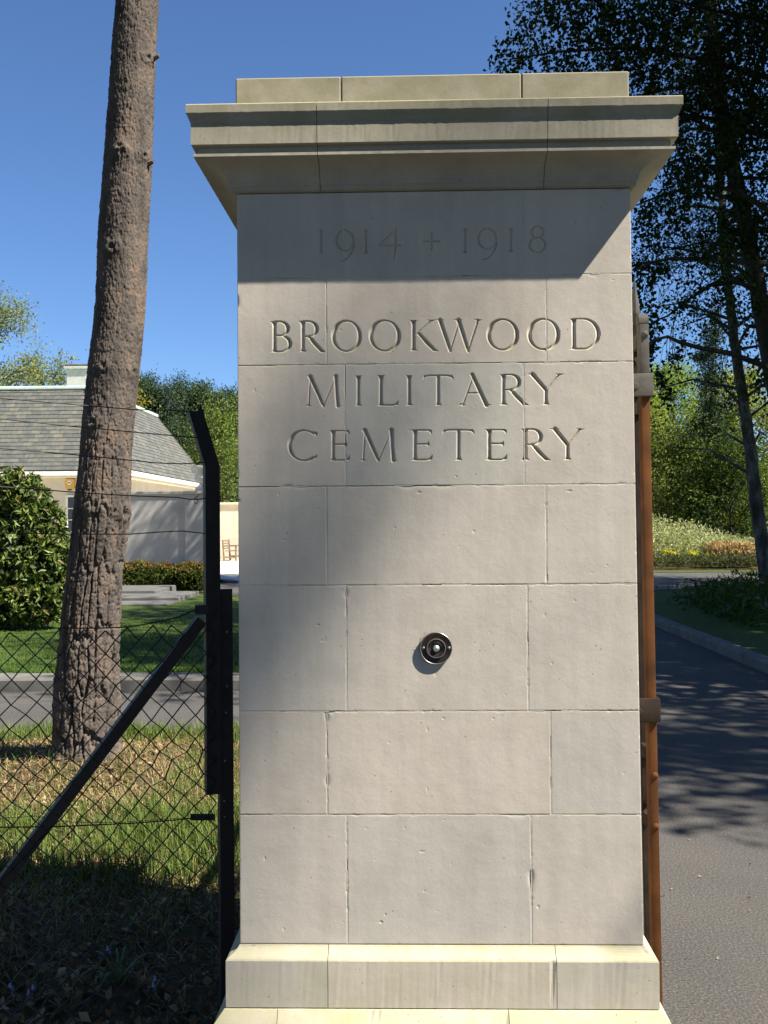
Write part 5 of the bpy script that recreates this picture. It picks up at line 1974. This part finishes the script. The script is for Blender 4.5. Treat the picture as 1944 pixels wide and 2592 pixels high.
# ================================================================== TREES RIGHT OF THE PIER
# near birch whose hanging sprays cross the sky beside the pier
BY = 8.8
birch = empty('birch_tree', (5.4, BY, LZ))
tag(birch, 'near birch with drooping leafy sprays hanging in front of the sky beside the pier head', 'tree')
bm_ = MB()
trunk_b = [Vector((5.4, BY, 0.0)), Vector((5.3, BY, 2.0)), Vector((5.05, BY + 0.1, 4.5)), Vector((4.7, BY + 0.2, 7.5)), Vector((4.3, BY + 0.1, 10.0)), Vector((4.1, BY, 12.0))]
bm_.tube(trunk_b, [0.17, 0.145, 0.125, 0.095, 0.06, 0.02], 12)
limbs = [
    [(2100, 700), (1944, 668), (1850, 660), (1750, 655), (1690, 656), (1640, 668), (1604, 684)],
    [(2080, 800), (1944, 755), (1870, 714), (1800, 722), (1740, 760), (1690, 800), (1650, 816)],
    [(2080, 1010), (1944, 930), (1850, 895), (1775, 882), (1720, 866), (1690, 852), (1655, 860), (1630, 885)],
    [(1990, 560), (1860, 480), (1760, 470), (1660, 500), (1610, 520)],
    [(1960, 350), (1800, 300), (1650, 280), (1500, 260)],
    [(1960, 200), (1780, 150), (1600, 120), (1420, 130), (1290, 150)],
    [(1960, 60), (1700, 0), (1480, -40)],
]
for k, Lp in enumerate(limbs):
    pts = [at(x, y, BY + 0.5 * math.sin(k * 2.0) + 0.12 * i * (1 if k % 2 else -1)) for i, (x, y) in enumerate(Lp)]
    z0 = pts[0].z - 0.5
    tb = min(range(len(trunk_b) - 1), key=lambda i: abs((trunk_b[i].z + trunk_b[i + 1].z) / 2 - z0))
    f = max(0.0, min(1.0, (z0 - trunk_b[tb].z) / (trunk_b[tb + 1].z - trunk_b[tb].z)))
    pts = [trunk_b[tb].lerp(trunk_b[tb + 1], f)] + pts
    n = len(pts)
    bm_.tube(pts, [0.036 * (1 - 0.88 * i / (n - 1)) + 0.004 for i in range(n)], 7)
# fine bare twigs in the sky gap
rtw = random.Random(5)
for i in range(46):
    x0, y0 = rtw.choice([(1710, 795), (1760, 860), (1800, 740), (1730, 690), (1690, 850), (1850, 760), (1840, 870), (1640, 700)])
    x0 += rtw.uniform(-40, 40)
    y0 += rtw.uniform(-10, 25)
    a = at(x0, y0, BY)
    bq = a + Vector((rtw.uniform(-0.18, 0.10), rtw.uniform(-0.2, 0.2), -rtw.uniform(0.15, 0.5)))
    bm_.tube([a, a.lerp(bq, 0.5) + Vector((rtw.uniform(-0.05, 0.05), 0, 0.04)), bq], [0.0045, 0.003, 0.0012], 4, False)
bm_.build('trunk', M['grey_bark'], birch, True)
near_e = [
    # (px, py, rx, ry, leaves): sprays thin out downwards and leave gaps of sky
    (1622, 545, 36, 60, 200), (1680, 570, 60, 40, 300), (1635, 655, 42, 26, 190), (1622, 735, 30, 40, 150), (1690, 665, 50, 24, 190), (1655, 790, 40, 26, 150), (1640, 840, 26, 32, 120), (1640, 890, 24, 28, 100),
    (1700, 900, 30, 24, 90), (1672, 955, 20, 24, 50), (1690, 985, 12, 20, 28), (1725, 880, 18, 24, 34), (1720, 735, 36, 26, 100), (1680, 500, 70, 36, 300), (1720, 440, 80, 50, 480), (1690, 380, 70, 50, 400),
    (1280, 130, 40, 48, 260), (1340, 70, 56, 64, 420), (1400, 145, 64, 42, 420), (1300, 178, 64, 20, 200), (1480, 80, 90, 90, 1000), (1560, 150, 90, 50, 800), (1620, 60, 120, 90, 1700), (1600, 200, 66, 50, 520), (1650, 265, 76, 66, 640),
    (1800, 100, 140, 130, 3600), (1930, 150, 100, 180, 3200), (1760, 290, 100, 80, 1500), (1900, 350, 90, 110, 2000), (1785, 420, 70, 66, 760), (1850, 545, 60, 60, 520), (1925, 580, 50, 100, 800), (1800, 620, 44, 40, 240),
    (1905, 770, 36, 60, 220), (1822, 715, 30, 34, 110), (1935, 940, 30, 50, 130), (1520, -10, 120, 70, 1200), (1750, -40, 200, 90, 3400), (1950, -20, 120, 120, 2400), (1400, 0, 70, 50, 420)]
rb_ = np.random.default_rng(12)
Pn, Nn = [], []
for i, (x, y, rx, ry, n) in enumerate(near_e):
    e = ell_px(x, y, BY + 0.7 * math.sin(i * 1.9), rx, ry, rx * 1.3)
    # strings of hanging leaves
    ns = max(4, n // 9)
    c = np.array(e[:3]) + np.clip(rb_.standard_normal((ns, 3)), -1.6, 1.6) * np.array(e[3:]) * 0.62
    for q in c:
        m_ = 9
        L = rb_.uniform(0.10, 0.26)
        tt = rb_.random((m_, 1))
        Pn.append(q + np.array([0, 0, -1.0]) * tt * L + rb_.normal(0, 0.022, (m_, 3)))
Pn = np.vstack(Pn)
link('crown', leaf_mesh('crown', Pn, 0.052, 0.72, [(0.012, 0.024, 0.007), (0.018, 0.034, 0.009), (0.028, 0.045, 0.012), (0.05, 0.075, 0.016)], (3, 3, 2, 0.6), 14, droop=0.9), M['leaf'], birch)


# leaning trunks further in
def path_tree(name, label, pxs, Y, r0, r1, extra_top, bark, cat='tree'):
    root = empty(name, (0, Y, LZ))
    P = [at(x, y, Y) for x, y in pxs]
    root.location = (P[0].x, Y, LZ)
    tag(root, label, cat)
    P = P + [P[-1] + Vector(extra_top)]
    Q2 = []
    for a, b in zip(P[:-1], P[1:]):
        for t in np.linspace(0, 1, 4, endpoint=False):
            Q2.append(a.lerp(b, t) + Vector((random.uniform(-0.012, 0.012), 0, 0)))
    Q2.append(P[-1])
    n = len(Q2)
    return root, Q2, [r0 + (r1 - r0) * (i / (n - 1)) ** 0.8 for i in range(n)]


root, P, R = path_tree('birch_tree', 'slender dark leaning birch trunk standing in the bluebell patch on the right lawn', [(1945, 1500), (1938, 1440), (1925, 1340), (1912, 1250), (1902, 1160), (1888, 1060), (1874, 960), (1858, 860), (1848, 760), (1836, 660), (1830, 560), (1826, 450)], 19.6, 0.17, 0.07, (-0.3, 0.2, 5.0), 'birch_bark')
mb = MB().tube(P, R, 12)
anc = []
rt = random.Random(19)
for i in range(30):
    t = 0.30 + 0.68 * rt.random()
    k = int(t * (len(P) - 1))
    az = rt.uniform(0, 6.28)
    L = rt.uniform(0.8, 2.6)
    a = P[k]
    e = a + Vector((math.cos(az) * L, math.sin(az) * L, rt.uniform(-0.5, 0.8)))
    mid = a.lerp(e, 0.5) + Vector((0, 0, 0.25))
    mb.tube([a, mid, e], [0.04, 0.024, 0.006], 5)
    if a.z > 4.0:
        anc += [mid.lerp(e, u) for u in (0, 0.25, 0.5, 0.75, 1.0)] + [e + Vector((0, 0, -0.3)), e + Vector((0, 0, -0.55))]
mb.build('trunk', M['birch_bark'], root, True)
link('crown', leaf_mesh('crown', scatter(anc, 6500, 0.28, 4), 0.075, 0.7, G_DARK + [(0.08, 0.11, 0.02)], (2, 3, 2, 1), 23, droop=0.5), M['leaf'], root)

root, P, R = path_tree('pine_tree', 'thick dark trunk leaning across the upper right woodland beside the birch sprays', [(2085, 1600), (2040, 1380), (1995, 1150), (1962, 980), (1935, 830), (1905, 660), (1880, 540), (1855, 420), (1832, 300), (1818, 200), (1806, 80)], 15.6, 0.19, 0.10, (-0.3, 0.2, 4.0), 'grey_bark')
mb = MB().tube(P, R, 14)
anc = []
for i in range(34):
    t = 0.36 + 0.62 * rt.random()
    k = int(t * (len(P) - 1))
    az = rt.uniform(0, 6.28)
    L = rt.uniform(1.0, 2.8)
    a = P[k]
    e = a + Vector((math.cos(az) * L, math.sin(az) * L, rt.uniform(-0.6, 0.6)))
    mid = a.lerp(e, 0.5) + Vector((0, 0, 0.15))
    mb.tube([a, mid, e], [0.045, 0.026, 0.006], 5)
    if a.z > 4.6:
        anc += [mid.lerp(e, u) for u in (0, 0.2, 0.4, 0.6, 0.8, 1.0)]
mb.build('trunk', M['grey_bark'], root, True)
link('crown', leaf_mesh('crown', scatter(anc, 11000, 0.24, 14), 0.11, 0.22, G_PINE + [(0.05, 0.07, 0.02)], (3, 3, 1, 1), 29), M['needle'], root)

# slim dark conifer seen through the gap
root = empty('slim_conifer', (at(1795, 1400, 38.5).x, 38.5, 0))
tag(root, 'slim dark conifer with ragged outline between the birch trunk and the sky gap', 'tree')
ce = [ell_px(1812, 800, 38.5, 16, 40), ell_px(1806, 850, 38.5, 34, 40), ell_px(1795, 900, 38.5, 40, 45), ell_px(1800, 960, 38.5, 44, 50), ell_px(1795, 1030, 38.5, 40, 55), ell_px(1808, 1100, 38.5, 46, 60), ell_px(1812, 1180, 38.5, 44, 70), ell_px(1820, 1260, 38.5, 44, 60), ell_px(1770, 905, 38.5, 26, 14), ell_px(1765, 1075, 38.5, 24, 18)]
P, d = clump_points(ce, 9000, 44, 0.1)
link('crown', leaf_mesh('crown', P, 0.18, 0.22, G_PINE, (3, 3, 1), 45), M['needle'], root)
MB().tube([(root.location.x, 38.5, 0), (root.location.x, 38.5, 4), (at(1812, 770, 38.5).x, 38.5, at(1812, 775, 38.5).z)], [0.13, 0.08, 0.01], 8).build('trunk', M['grey_bark'], root)

# soft light green trees closing the drive
lg = 'light green trees beyond the flower border'
T0 = dict(kind='birch', bark='grey_bark', aspect=0.55, spread=0.30, droop=0.8)
make_tree('weeping_birch', 'tall soft green weeping tree beyond the flower border, nearest the gate', (at(1712, 1400, 46).x, 46, 0), 8.6, 81, 0.16, 0.12, 2.2, 44, 24000, 0.12, [(0.166, 0.244, 0.055), (0.225, 0.312, 0.069), (0.293, 0.370, 0.098)], (1, 2, 1), group=lg, **T0)
make_tree('weeping_birch', 'spreading light green tree with yellowish leaves half hidden by the gate stile', (at(1600, 1400, 44).x, 44, 0), 6.8, 83, 0.15, 0.10, 2.6, 40, 20000, 0.12, [(0.195, 0.264, 0.055), (0.293, 0.351, 0.069), (0.370, 0.390, 0.098)], (1, 2, 1), group=lg, **T0)
make_tree('weeping_birch', 'yellow green tree behind the leaning birch trunk', (at(1880, 1400, 42).x, 42, 0), 7.2, 85, 0.16, 0.10, 2.6, 40, 18000, 0.13, [(0.176, 0.225, 0.039), (0.282, 0.312, 0.058), (0.390, 0.390, 0.088)], (1, 2, 1), group=lg, **T0)
make_tree('dark_thicket', 'dense dark green thicket under the trees at the back of the flower border', (at(1850, 1400, 38).x, 38, 0), 3.3, 87, 0.10, 0.02, 2.6, 30, 11000, 0.13, G_MID + [(0.03, 0.05, 0.014)], (2, 3, 2, 3), 'broad', 'grey_bark', 0.6, 0.34, 0.1, cat='bush')
make_tree('dark_thicket', 'low mixed green thicket behind the pale flower spikes', (at(1690, 1400, 39.5).x, 39.5, 0), 3.6, 89, 0.10, 0.02, 2.8, 34, 14000, 0.12, [(0.10, 0.14, 0.03), (0.15, 0.19, 0.04), (0.20, 0.23, 0.06), (0.07, 0.10, 0.022)], (3, 3, 2, 1), 'broad', 'grey_bark', 0.6, 0.34, 0.1, cat='bush')

# ---- flower border at the end of the drive
bed = empty('flower_border', (9, 33, 0))
bY0, bY1 = 31.0, 36.5
sheet('border_soil', [(1.0, 31.01), (60, 31.01), (60, 38), (1.0, 38)], 0.016, M['soil'])
rbd = np.random.default_rng(91)
COL.objects.unlink(bed)
bpy.data.objects.remove(bed)


def spikes(name, label, cat, n, xr_, yr_, h, colours, weights, seed, width=0.03, tiers=6, leafy=0.10, kind='stuff', hfun=None):
    r = np.random.default_rng(seed)
    X = r.uniform(xr_[0], xr_[1], n)
    Y = r.uniform(yr_[0], yr_[1], n)
    Hh = h * r.uniform(0.7, 1.15, n)
    if hfun is not None:
        Hh = Hh * hfun(X, Y)
    P = []
    for x, y, hh in zip(X, Y, Hh):
        lx, ly = r.normal(0, 0.08, 2)
        t = r.random((tiers, 1)) ** 0.8
        P.append(np.hstack([x + lx * t + r.normal(0, 0.035, (tiers, 1)), y + ly * t + r.normal(0, 0.035, (tiers, 1)), 0.1 + hh * t]))
    P = np.vstack(P)
    o = link(name, leaf_mesh(name, P, leafy, 0.34, colours, weights, seed + 3, droop=-0.9), M['leaf'])
    return tag(o, label, cat, kind=kind)


dome = lambda X, Y: 0.55 + 0.75 * np.exp(-((X - 8.6) / 2.6) ** 2) * np.clip((Y - 31.0) / 3.0, 0.2, 1)
spikes('pale_spikes', 'drift of pale grey green flower spikes in the border at the end of the drive', 'flowers', 2600, (5.8, 14.0), (32.6, 36.5), 1.25, [(0.260, 0.299, 0.143), (0.377, 0.403, 0.208), (0.494, 0.494, 0.286)], (2, 3, 2), 92, tiers=9, leafy=0.13, hfun=dome)
spikes('edging_plants', 'low dark speckled edging plants along the front of the border', 'flowers', 1500, (6.0, 15.0), (31.15, 32.2), 0.42, [(0.045, 0.07, 0.02), (0.09, 0.11, 0.05), (0.16, 0.15, 0.09), (0.07, 0.06, 0.03)], (3, 3, 2, 1), 94, tiers=8, leafy=0.10)
for k, (px, py) in enumerate(((1690, 1398), (1708, 1404), (1702, 1418), (1722, 1420), (1752, 1402), (1762, 1412), (1790, 1408), (1806, 1406), (1664, 1412))):
    e = ell_px(px, py, 32.3, 13, 8)
    P, d = clump_points([e], 110, 200 + k, 0.4)
    root = empty('yellow_spurge', (e[0], e[1], 0.1))
    tag(root, 'yellow green spurge clump flowering in the border', 'flowers', 'yellow clumps in the border')
    link('flower_head', leaf_mesh('flower_head', P, 0.085, 0.8, [(0.50, 0.47, 0.03), (0.60, 0.55, 0.05)], (1, 1), 210 + k), M['petal'], root)
    MB().tube([(e[0], e[1], 0.08), (e[0], e[1], e[2])], 0.02, 5).build('stem', M['grey_bark'], root)
spikes('dry_grass', 'tuft of tan dry ornamental grass in the border before the birch trunk', 'grass', 900, (at(1795, 1420, 32.6).x, at(1905, 1420, 32.6).x), (32.2, 33.2), 0.72, [(0.42, 0.29, 0.15), (0.52, 0.37, 0.21), (0.33, 0.22, 0.11)], (2, 2, 1), 96, tiers=9, leafy=0.16)
# bluebell patch round the birch
P = []
rbp = np.random.default_rng(61)
for (px, py, rx, n) in ((1800, 1515, 60, 500), (1870, 1510, 70, 900), (1930, 1530, 60, 900), (1850, 1545, 40, 250), (1920, 1480, 50, 500), (1900, 1560, 50, 380)):
    q = at_z(px, py + 18, LZ)
    s = (q.y + 2.4) / FPX
    m = n
    P.append(np.stack([q.x + rbp.normal(0, rx * s * 0.6, m), q.y + rbp.normal(0, 0.7, m), LZ + rbp.random(m) ** 1.3 * 0.42], 1))
P = np.vstack(P)
tag(link('bluebell_patch', leaf_mesh('bluebell_patch', P, 0.16, 0.22, [(0.04, 0.075, 0.02), (0.07, 0.115, 0.028), (0.11, 0.16, 0.04), (0.16, 0.17, 0.30)], (3, 4, 2, 0.4), 62, droop=-0.7), M['leaf']), 'rough patch of bluebell leaves round the foot of the leaning birch', 'flowers', kind='stuff')

# ================================================================== WOODLAND OUT OF VIEW THAT SHADES THE DRIVE
wg = 'shade trees right of the drive'
shade, _ = make_tree('oak_tree', 'broad oak standing beside the drive right of the gateway', (9.9, 2.1, LZ), 11.5, 101, 0.22, 0.30, 2.7, 40, 9000, 0.17, G_MID, (1, 1, 1), 'broad', 'grey_bark', 0.65, 0.36, 0.1, group=wg)
for k, (x, y, s) in enumerate(((7.9, 6.0, 1.2), (10.0, 9.8, 1.45), (10.6, 14.8, 1.35), (11.8, 6.6, 1.25), (10.6, 11.0, 1.15), (14.0, 10.4, 1.5), (12.6, 15.4, 1.35), (16.5, 16.0, 1.55), (15.2, 21.0, 1.4), (18.5, 5.0, 1.3))):
    copy_thing(shade, (x, y, LZ), 1.1 * k + 0.7, s, None, wg)
hid, _ = make_tree('birch_tree', 'unseen birch added behind the gate pier to dapple the garden wall', (0.9, 24.6, 0.03), 11.0, 111, 0.18, 0.36, 3.2, 48, 26000, 0.13, G_MID, (1, 1, 1), 'birch', 'birch_bark', 0.65, 0.25, 0.5)  # hidden tree, added to throw dapple on the garden wall
sheet('grass_island', [(0.9 + 1.9 * math.cos(k * math.pi / 8), 24.6 + 1.9 * math.sin(k * math.pi / 8)) for k in range(16)], 0.012, M['lawn'])  # grass put under the added birch
og = 'unseen trees added to block the sky'
for k, (x, y, s) in enumerate(((-13, -12, 1.9), (-7.5, -13.5, 2.1), (-2, -12.5, 2.0), (3.5, -13.5, 2.15), (9, -13.5, 2.0), (-18, -8, 1.8), (-19, -1, 1.6), (-5, -19, 2.4), (6, -20, 2.4), (-10.5, -10.6, 1.75), (-5, -10.8, 1.85), (0.6, -10.6, 1.8), (6.2, -11, 1.75))):  # unseen rows, added to cut the sky light on the pier
    copy_thing(shade, (x, y, -0.05), 0.8 * k + 0.3, s, 'broad leafy unseen tree added across the public road to block sky light', og)

copy_thing(shade, (8.6, -5.4, LZ), 2.2, 0.82, 'small unseen oak added right of the entrance to block low sky', wg)  # unseen oaks, added to shut out low sky from the right
copy_thing(shade, (13.4, -7.6, LZ), 4.0, 1.05, 'middling unseen oak added beyond the small oak to block low sky', wg)
# unseen pine, added: clumps along the sun's rays shade the pier's face
tall = empty('pine_tree', (20.2, -10.2, 0.0))
tag(tall, 'very tall unseen pine added so its needle clumps shade the pier face', 'tree')
tmb = MB().tube([(20.2, -10.2, 0), (20.1, -10.0, 10), (19.8, -9.8, 19), (19.6, -9.7, 23)], [0.34, 0.27, 0.16, 0.03], 10)
tpts = []
rtp = np.random.default_rng(6)
tdir = np.array([2.42, -1.0, 3.196])
for fx, fz, rad, tt, n in ((-0.38, 1.36, 0.17, 6.2, 120), (-0.27, 1.60, 0.12, 6.0, 50), (-0.42, 1.14, 0.12, 6.4, 70), (-0.40, 1.85, 0.10, 6.1, 26), (-0.05, 2.04, 0.11, 6.5, 26)):
    cc = np.array([fx, 0.0, fz]) + tdir * tt
    tpts.append(cc + rtp.normal(0, rad * 0.6, (n, 3)))
    tmb.tube([(19.7, -9.75, 18.6), tuple((cc + np.array([19.7, -9.75, 18.6])) / 2 + np.array([0, 0, 0.15])), tuple(cc)], [0.05, 0.03, 0.01], 5)
for k in range(240):
    z_ = rtp.uniform(12, 22)
    aa = rtp.uniform(0, 6.28)
    rr0 = rtp.uniform(0.3, 1.5)
    tpts.append(np.array([20.2 + rr0 * math.cos(aa), -10.4 + rr0 * math.sin(aa), z_]) + rtp.normal(0, 0.22, (24, 3)))
tmb.build('trunk', M['pine_bark'], tall)
link('crown', leaf_mesh('crown', np.vstack(tpts), 0.13, 0.16, G_PINE, (1, 2, 1), 401), M['needle'], tall)

# ================================================================== GRASS AND LITTER ON THE VERGE
def blades(P, h, w, cols, seed, lean=0.35):
    r = np.random.default_rng(seed)
    n = len(P)
    az = r.uniform(0, 2 * math.pi, n)
    dirv = np.stack([np.cos(az), np.sin(az), np.zeros(n)], 1)
    side = np.stack([-np.sin(az), np.cos(az), np.zeros(n)], 1)
    H = (h * r.uniform(0.5, 1.3, n))[:, None]
    Wd = (w * r.uniform(0.7, 1.3, n))[:, None]
    le = (lean * r.uniform(0.1, 1.6, n))[:, None]
    up = np.array([[0, 0, 1.0]])
    m = P + up * H * 0.55 + dirv * H * le * 0.35
    tpt = P + up * H * np.clip(1.0 - 0.35 * le, 0.25, 1) + dirv * H * le
    V = np.stack([P - side * Wd, P + side * Wd, m + side * Wd * 0.75, m - side * Wd * 0.75, tpt], 1).reshape(-1, 3)
    b = np.arange(n)[:, None] * 5
    Q = b + np.array([[0, 1, 2, 3]])
    T = b + np.array([[3, 2, 4]])
    return V, Q, T, np.repeat(cols, 5, 0)


rg = np.random.default_rng(55)
N = 150000
# more blades where the view sees them (between the fence and the branch road)
X = rg.uniform(-4.6, 0.55, N)
Y = 0.75 + (5.4 - 0.75) * rg.random(N) ** 0.85
den = fbm(X * 1.1 + 60, Y * 1.1 + 20, 12, 4)
lush = np.clip((fbm(X * 0.8 + 10, Y * 0.8 + 3, 17, 3) - 0.42) * 4, 0, 1)
lush = np.clip(lush + 0.6 * (Y > 4.9) + 0.35 * (X > -1.5) * (Y > 2.0) - 0.6 * (X < -2.2) * (Y > 2.0) * (Y < 4.6) - 0.55 * (Y < 2.0), 0, 1)
keep = rg.random(N) < (0.30 + 0.55 * lush) * np.where(Y < 1.9, 0.38, 1.0)
X, Y, lush = X[keep], Y[keep], lush[keep]
Zb = verge_height(X, Y)
P = np.stack([X, Y, Zb - 0.004], 1)
straw = rg.random(len(X)) < (0.74 - 0.46 * lush)
cg = palette(len(X), [(0.06, 0.11, 0.018), (0.10, 0.155, 0.026), (0.15, 0.20, 0.045), (0.19, 0.22, 0.07)], (2, 3, 2, 1), 56)
cs = palette(len(X), [(0.34, 0.25, 0.12), (0.42, 0.32, 0.17), (0.24, 0.17, 0.08)], (2, 2, 1), 57)
cols = np.where(straw[:, None], cs, cg)
hgt = np.where(straw, 0.055, 0.085 + 0.055 * lush)
lean_ = np.where(straw, 1.6, 0.5)
V, Q, T, C = blades(P, hgt, 0.0023, cols, 58, lean_)
tag(link('verge_grass', mesh_np('verge_grass', V, Q, T, C), M['grass']), 'rough grass with straw and bare patches growing behind the chain link fence', 'grass', kind='stuff')
# rough fringe at the edge of the lawn and branch road
NL = 26000
X = rg.uniform(-9.5, -1.0, NL)
Y = 7.9 + 6.0 * rg.random(NL) ** 1.8
V, Q, T, C = blades(np.stack([X, Y, np.full(NL, LZ - 0.004)], 1), 0.045, 0.004, palette(NL, [(0.045, 0.10, 0.012), (0.07, 0.14, 0.02), (0.10, 0.18, 0.03)], (1, 2, 1), 66), 67, 0.4)
tag(link('lawn_grass', mesh_np('lawn_grass', V, Q, T, C), M['grass']), 'short mown grass blades of the lawn beside the branch road', 'grass', kind='stuff')
# bits blown onto the drive: leaf scraps, needles, grit
NR = 330
X = rg.uniform(0.7, 3.6, NR)
Y = -0.5 + 7.0 * rg.random(NR) ** 1.3
P = np.stack([X, Y, np.full(NR, 0.006)], 1)
tag(link('road_litter', leaf_mesh('road_litter', P, 0.018, 0.45, [(0.30, 0.22, 0.13), (0.42, 0.36, 0.27), (0.14, 0.09, 0.05), (0.24, 0.20, 0.15)], (3, 1, 3, 1), 69, flat=3.0), M['litter']), 'scraps of dead leaf and grit lying on the tarmac drive', 'litter', kind='stuff')
# dead leaves
NLf = 8200
X = rg.uniform(-3.8, 0.5, NLf)
Y = 0.8 + 4.2 * rg.random(NLf) ** 1.25
keep = rg.random(NLf) < np.where(Y < 2.3, 1.0, np.where(X < -1.7, 0.8, 0.25))
X, Y = X[keep], Y[keep]
P = np.stack([X, Y, verge_height(X, Y) + 0.008 + 0.014 * rg.random(len(X))], 1)
tag(link('leaf_litter', leaf_mesh('leaf_litter', P, 0.045, 0.6, [(0.20, 0.12, 0.06), (0.30, 0.20, 0.11), (0.40, 0.29, 0.18), (0.12, 0.075, 0.04)], (2, 2, 1, 2), 68, flat=2.2), M['litter']), 'dead brown leaves lying on the ground behind the fence', 'leaves', kind='stuff')


# a few bluebells and one strappy clump at the fence foot
def bluebell(px, py, Y, h, seed, label):
    q = at(px, py, Y)
    zb = float(verge_height(np.array([q.x]), np.array([Y]))[0])
    root = empty('bluebell', (q.x, Y, zb))
    tag(root, label, 'flower', 'bluebells at the foot of the fence')
    r = random.Random(seed)
    top = Vector((q.x + r.uniform(-0.02, 0.02), Y, max(q.z, zb + 0.06)))
    MB().tube([(q.x, Y, zb - 0.01), Vector((q.x, Y, zb)).lerp(top, 0.6), top, top + Vector((0.02, 0, -0.015))], [0.0025, 0.002, 0.0016, 0.001], 6).build('stem', M_BB_STEM, root)
    for k in range(6):
        c_ = top + Vector((r.uniform(-0.018, 0.02), r.uniform(-0.012, 0.012), -0.016 * k - 0.006))
        ax = 0.006
        MB().lathe([(0.0015, 0.0), (0.0042, -0.003), (0.0046, -0.010), (0.0060, -0.014), (0.0075, -0.0155)], tuple(c_), 'Z', 8).build('bell', M_BB, root, True)
    return root


M_BB = simple('bluebell_petal', (0.27, 0.27, 0.58), (0.38, 0.37, 0.68), 60.0, 0.6, 0, 0.0)
M_BB_STEM = simple('green_stem', (0.06, 0.11, 0.03), (0.09, 0.15, 0.04), 40.0, 0.6, 0, 0.0)
bl = 'small bluebell flower stem in the shaded leaf litter behind the fence'
for k, (px, py, Y) in enumerate(((30, 2545, 1.0), (78, 2562, 0.98), (376, 2555, 0.98), (274, 2410, 1.25))):
    bluebell(px, py, Y, 0.12, 300 + k, bl)
tuft = at(300, 2520, 1.0)
zb = float(verge_height(np.array([tuft.x]), np.array([1.0]))[0])
root = empty('strap_leaf_clump', (tuft.x, 1.0, zb))
tag(root, 'clump of long arching strap leaves in the shade at the fence foot', 'plant')
rt2 = random.Random(14)
for k in range(11):
    az = rt2.uniform(0, 6.28)
    L = rt2.uniform(0.12, 0.26)
    mbk = MB()
    side = Vector((-math.sin(az), math.cos(az), 0)) * 0.0048
    V, Q = [], []
    for i in range(8):
        t = i / 7
        p = Vector((tuft.x, 1.0, zb)) + Vector((math.cos(az), math.sin(az), 0)) * L * 0.75 * t + Vector((0, 0, L * (1.15 * t - 0.95 * t * t)))
        wv = 1 - 0.9 * t ** 2
        V += [tuple(p - side * wv), tuple(p + side * wv)]
    Q = [(2 * i, 2 * i + 1, 2 * i + 3, 2 * i + 2) for i in range(7)]
    mbk.add(V, Q).build('leaf', M_BB_STEM, root)
# dry stalks
rs2 = random.Random(23)
for k, (xa, ya, xb_, yb_) in enumerate(((250, 2470, 210, 2425), (187, 2490, 190, 2430), (335, 2590, 330, 2535), (15, 2470, 105, 2400), (60, 2440, 175, 2378), (205, 2590, 212, 2545))):
    a, b = at(xa, ya, 1.05), at(xb_, yb_, 1.02)
    a.z = min(a.z, float(verge_height(np.array([a.x]), np.array([1.05]))[0]))
    o = MB().tube([a, a.lerp(b, 0.5) + Vector((0.005, 0, 0.01)), b], [0.0022, 0.0018, 0.0008], 5).build('dry_stalk', M['bench_wood'])
    tag(o, 'thin dry plant stalk sticking up from the shaded litter behind the fence', 'stalk', 'dry stalks at the fence foot')
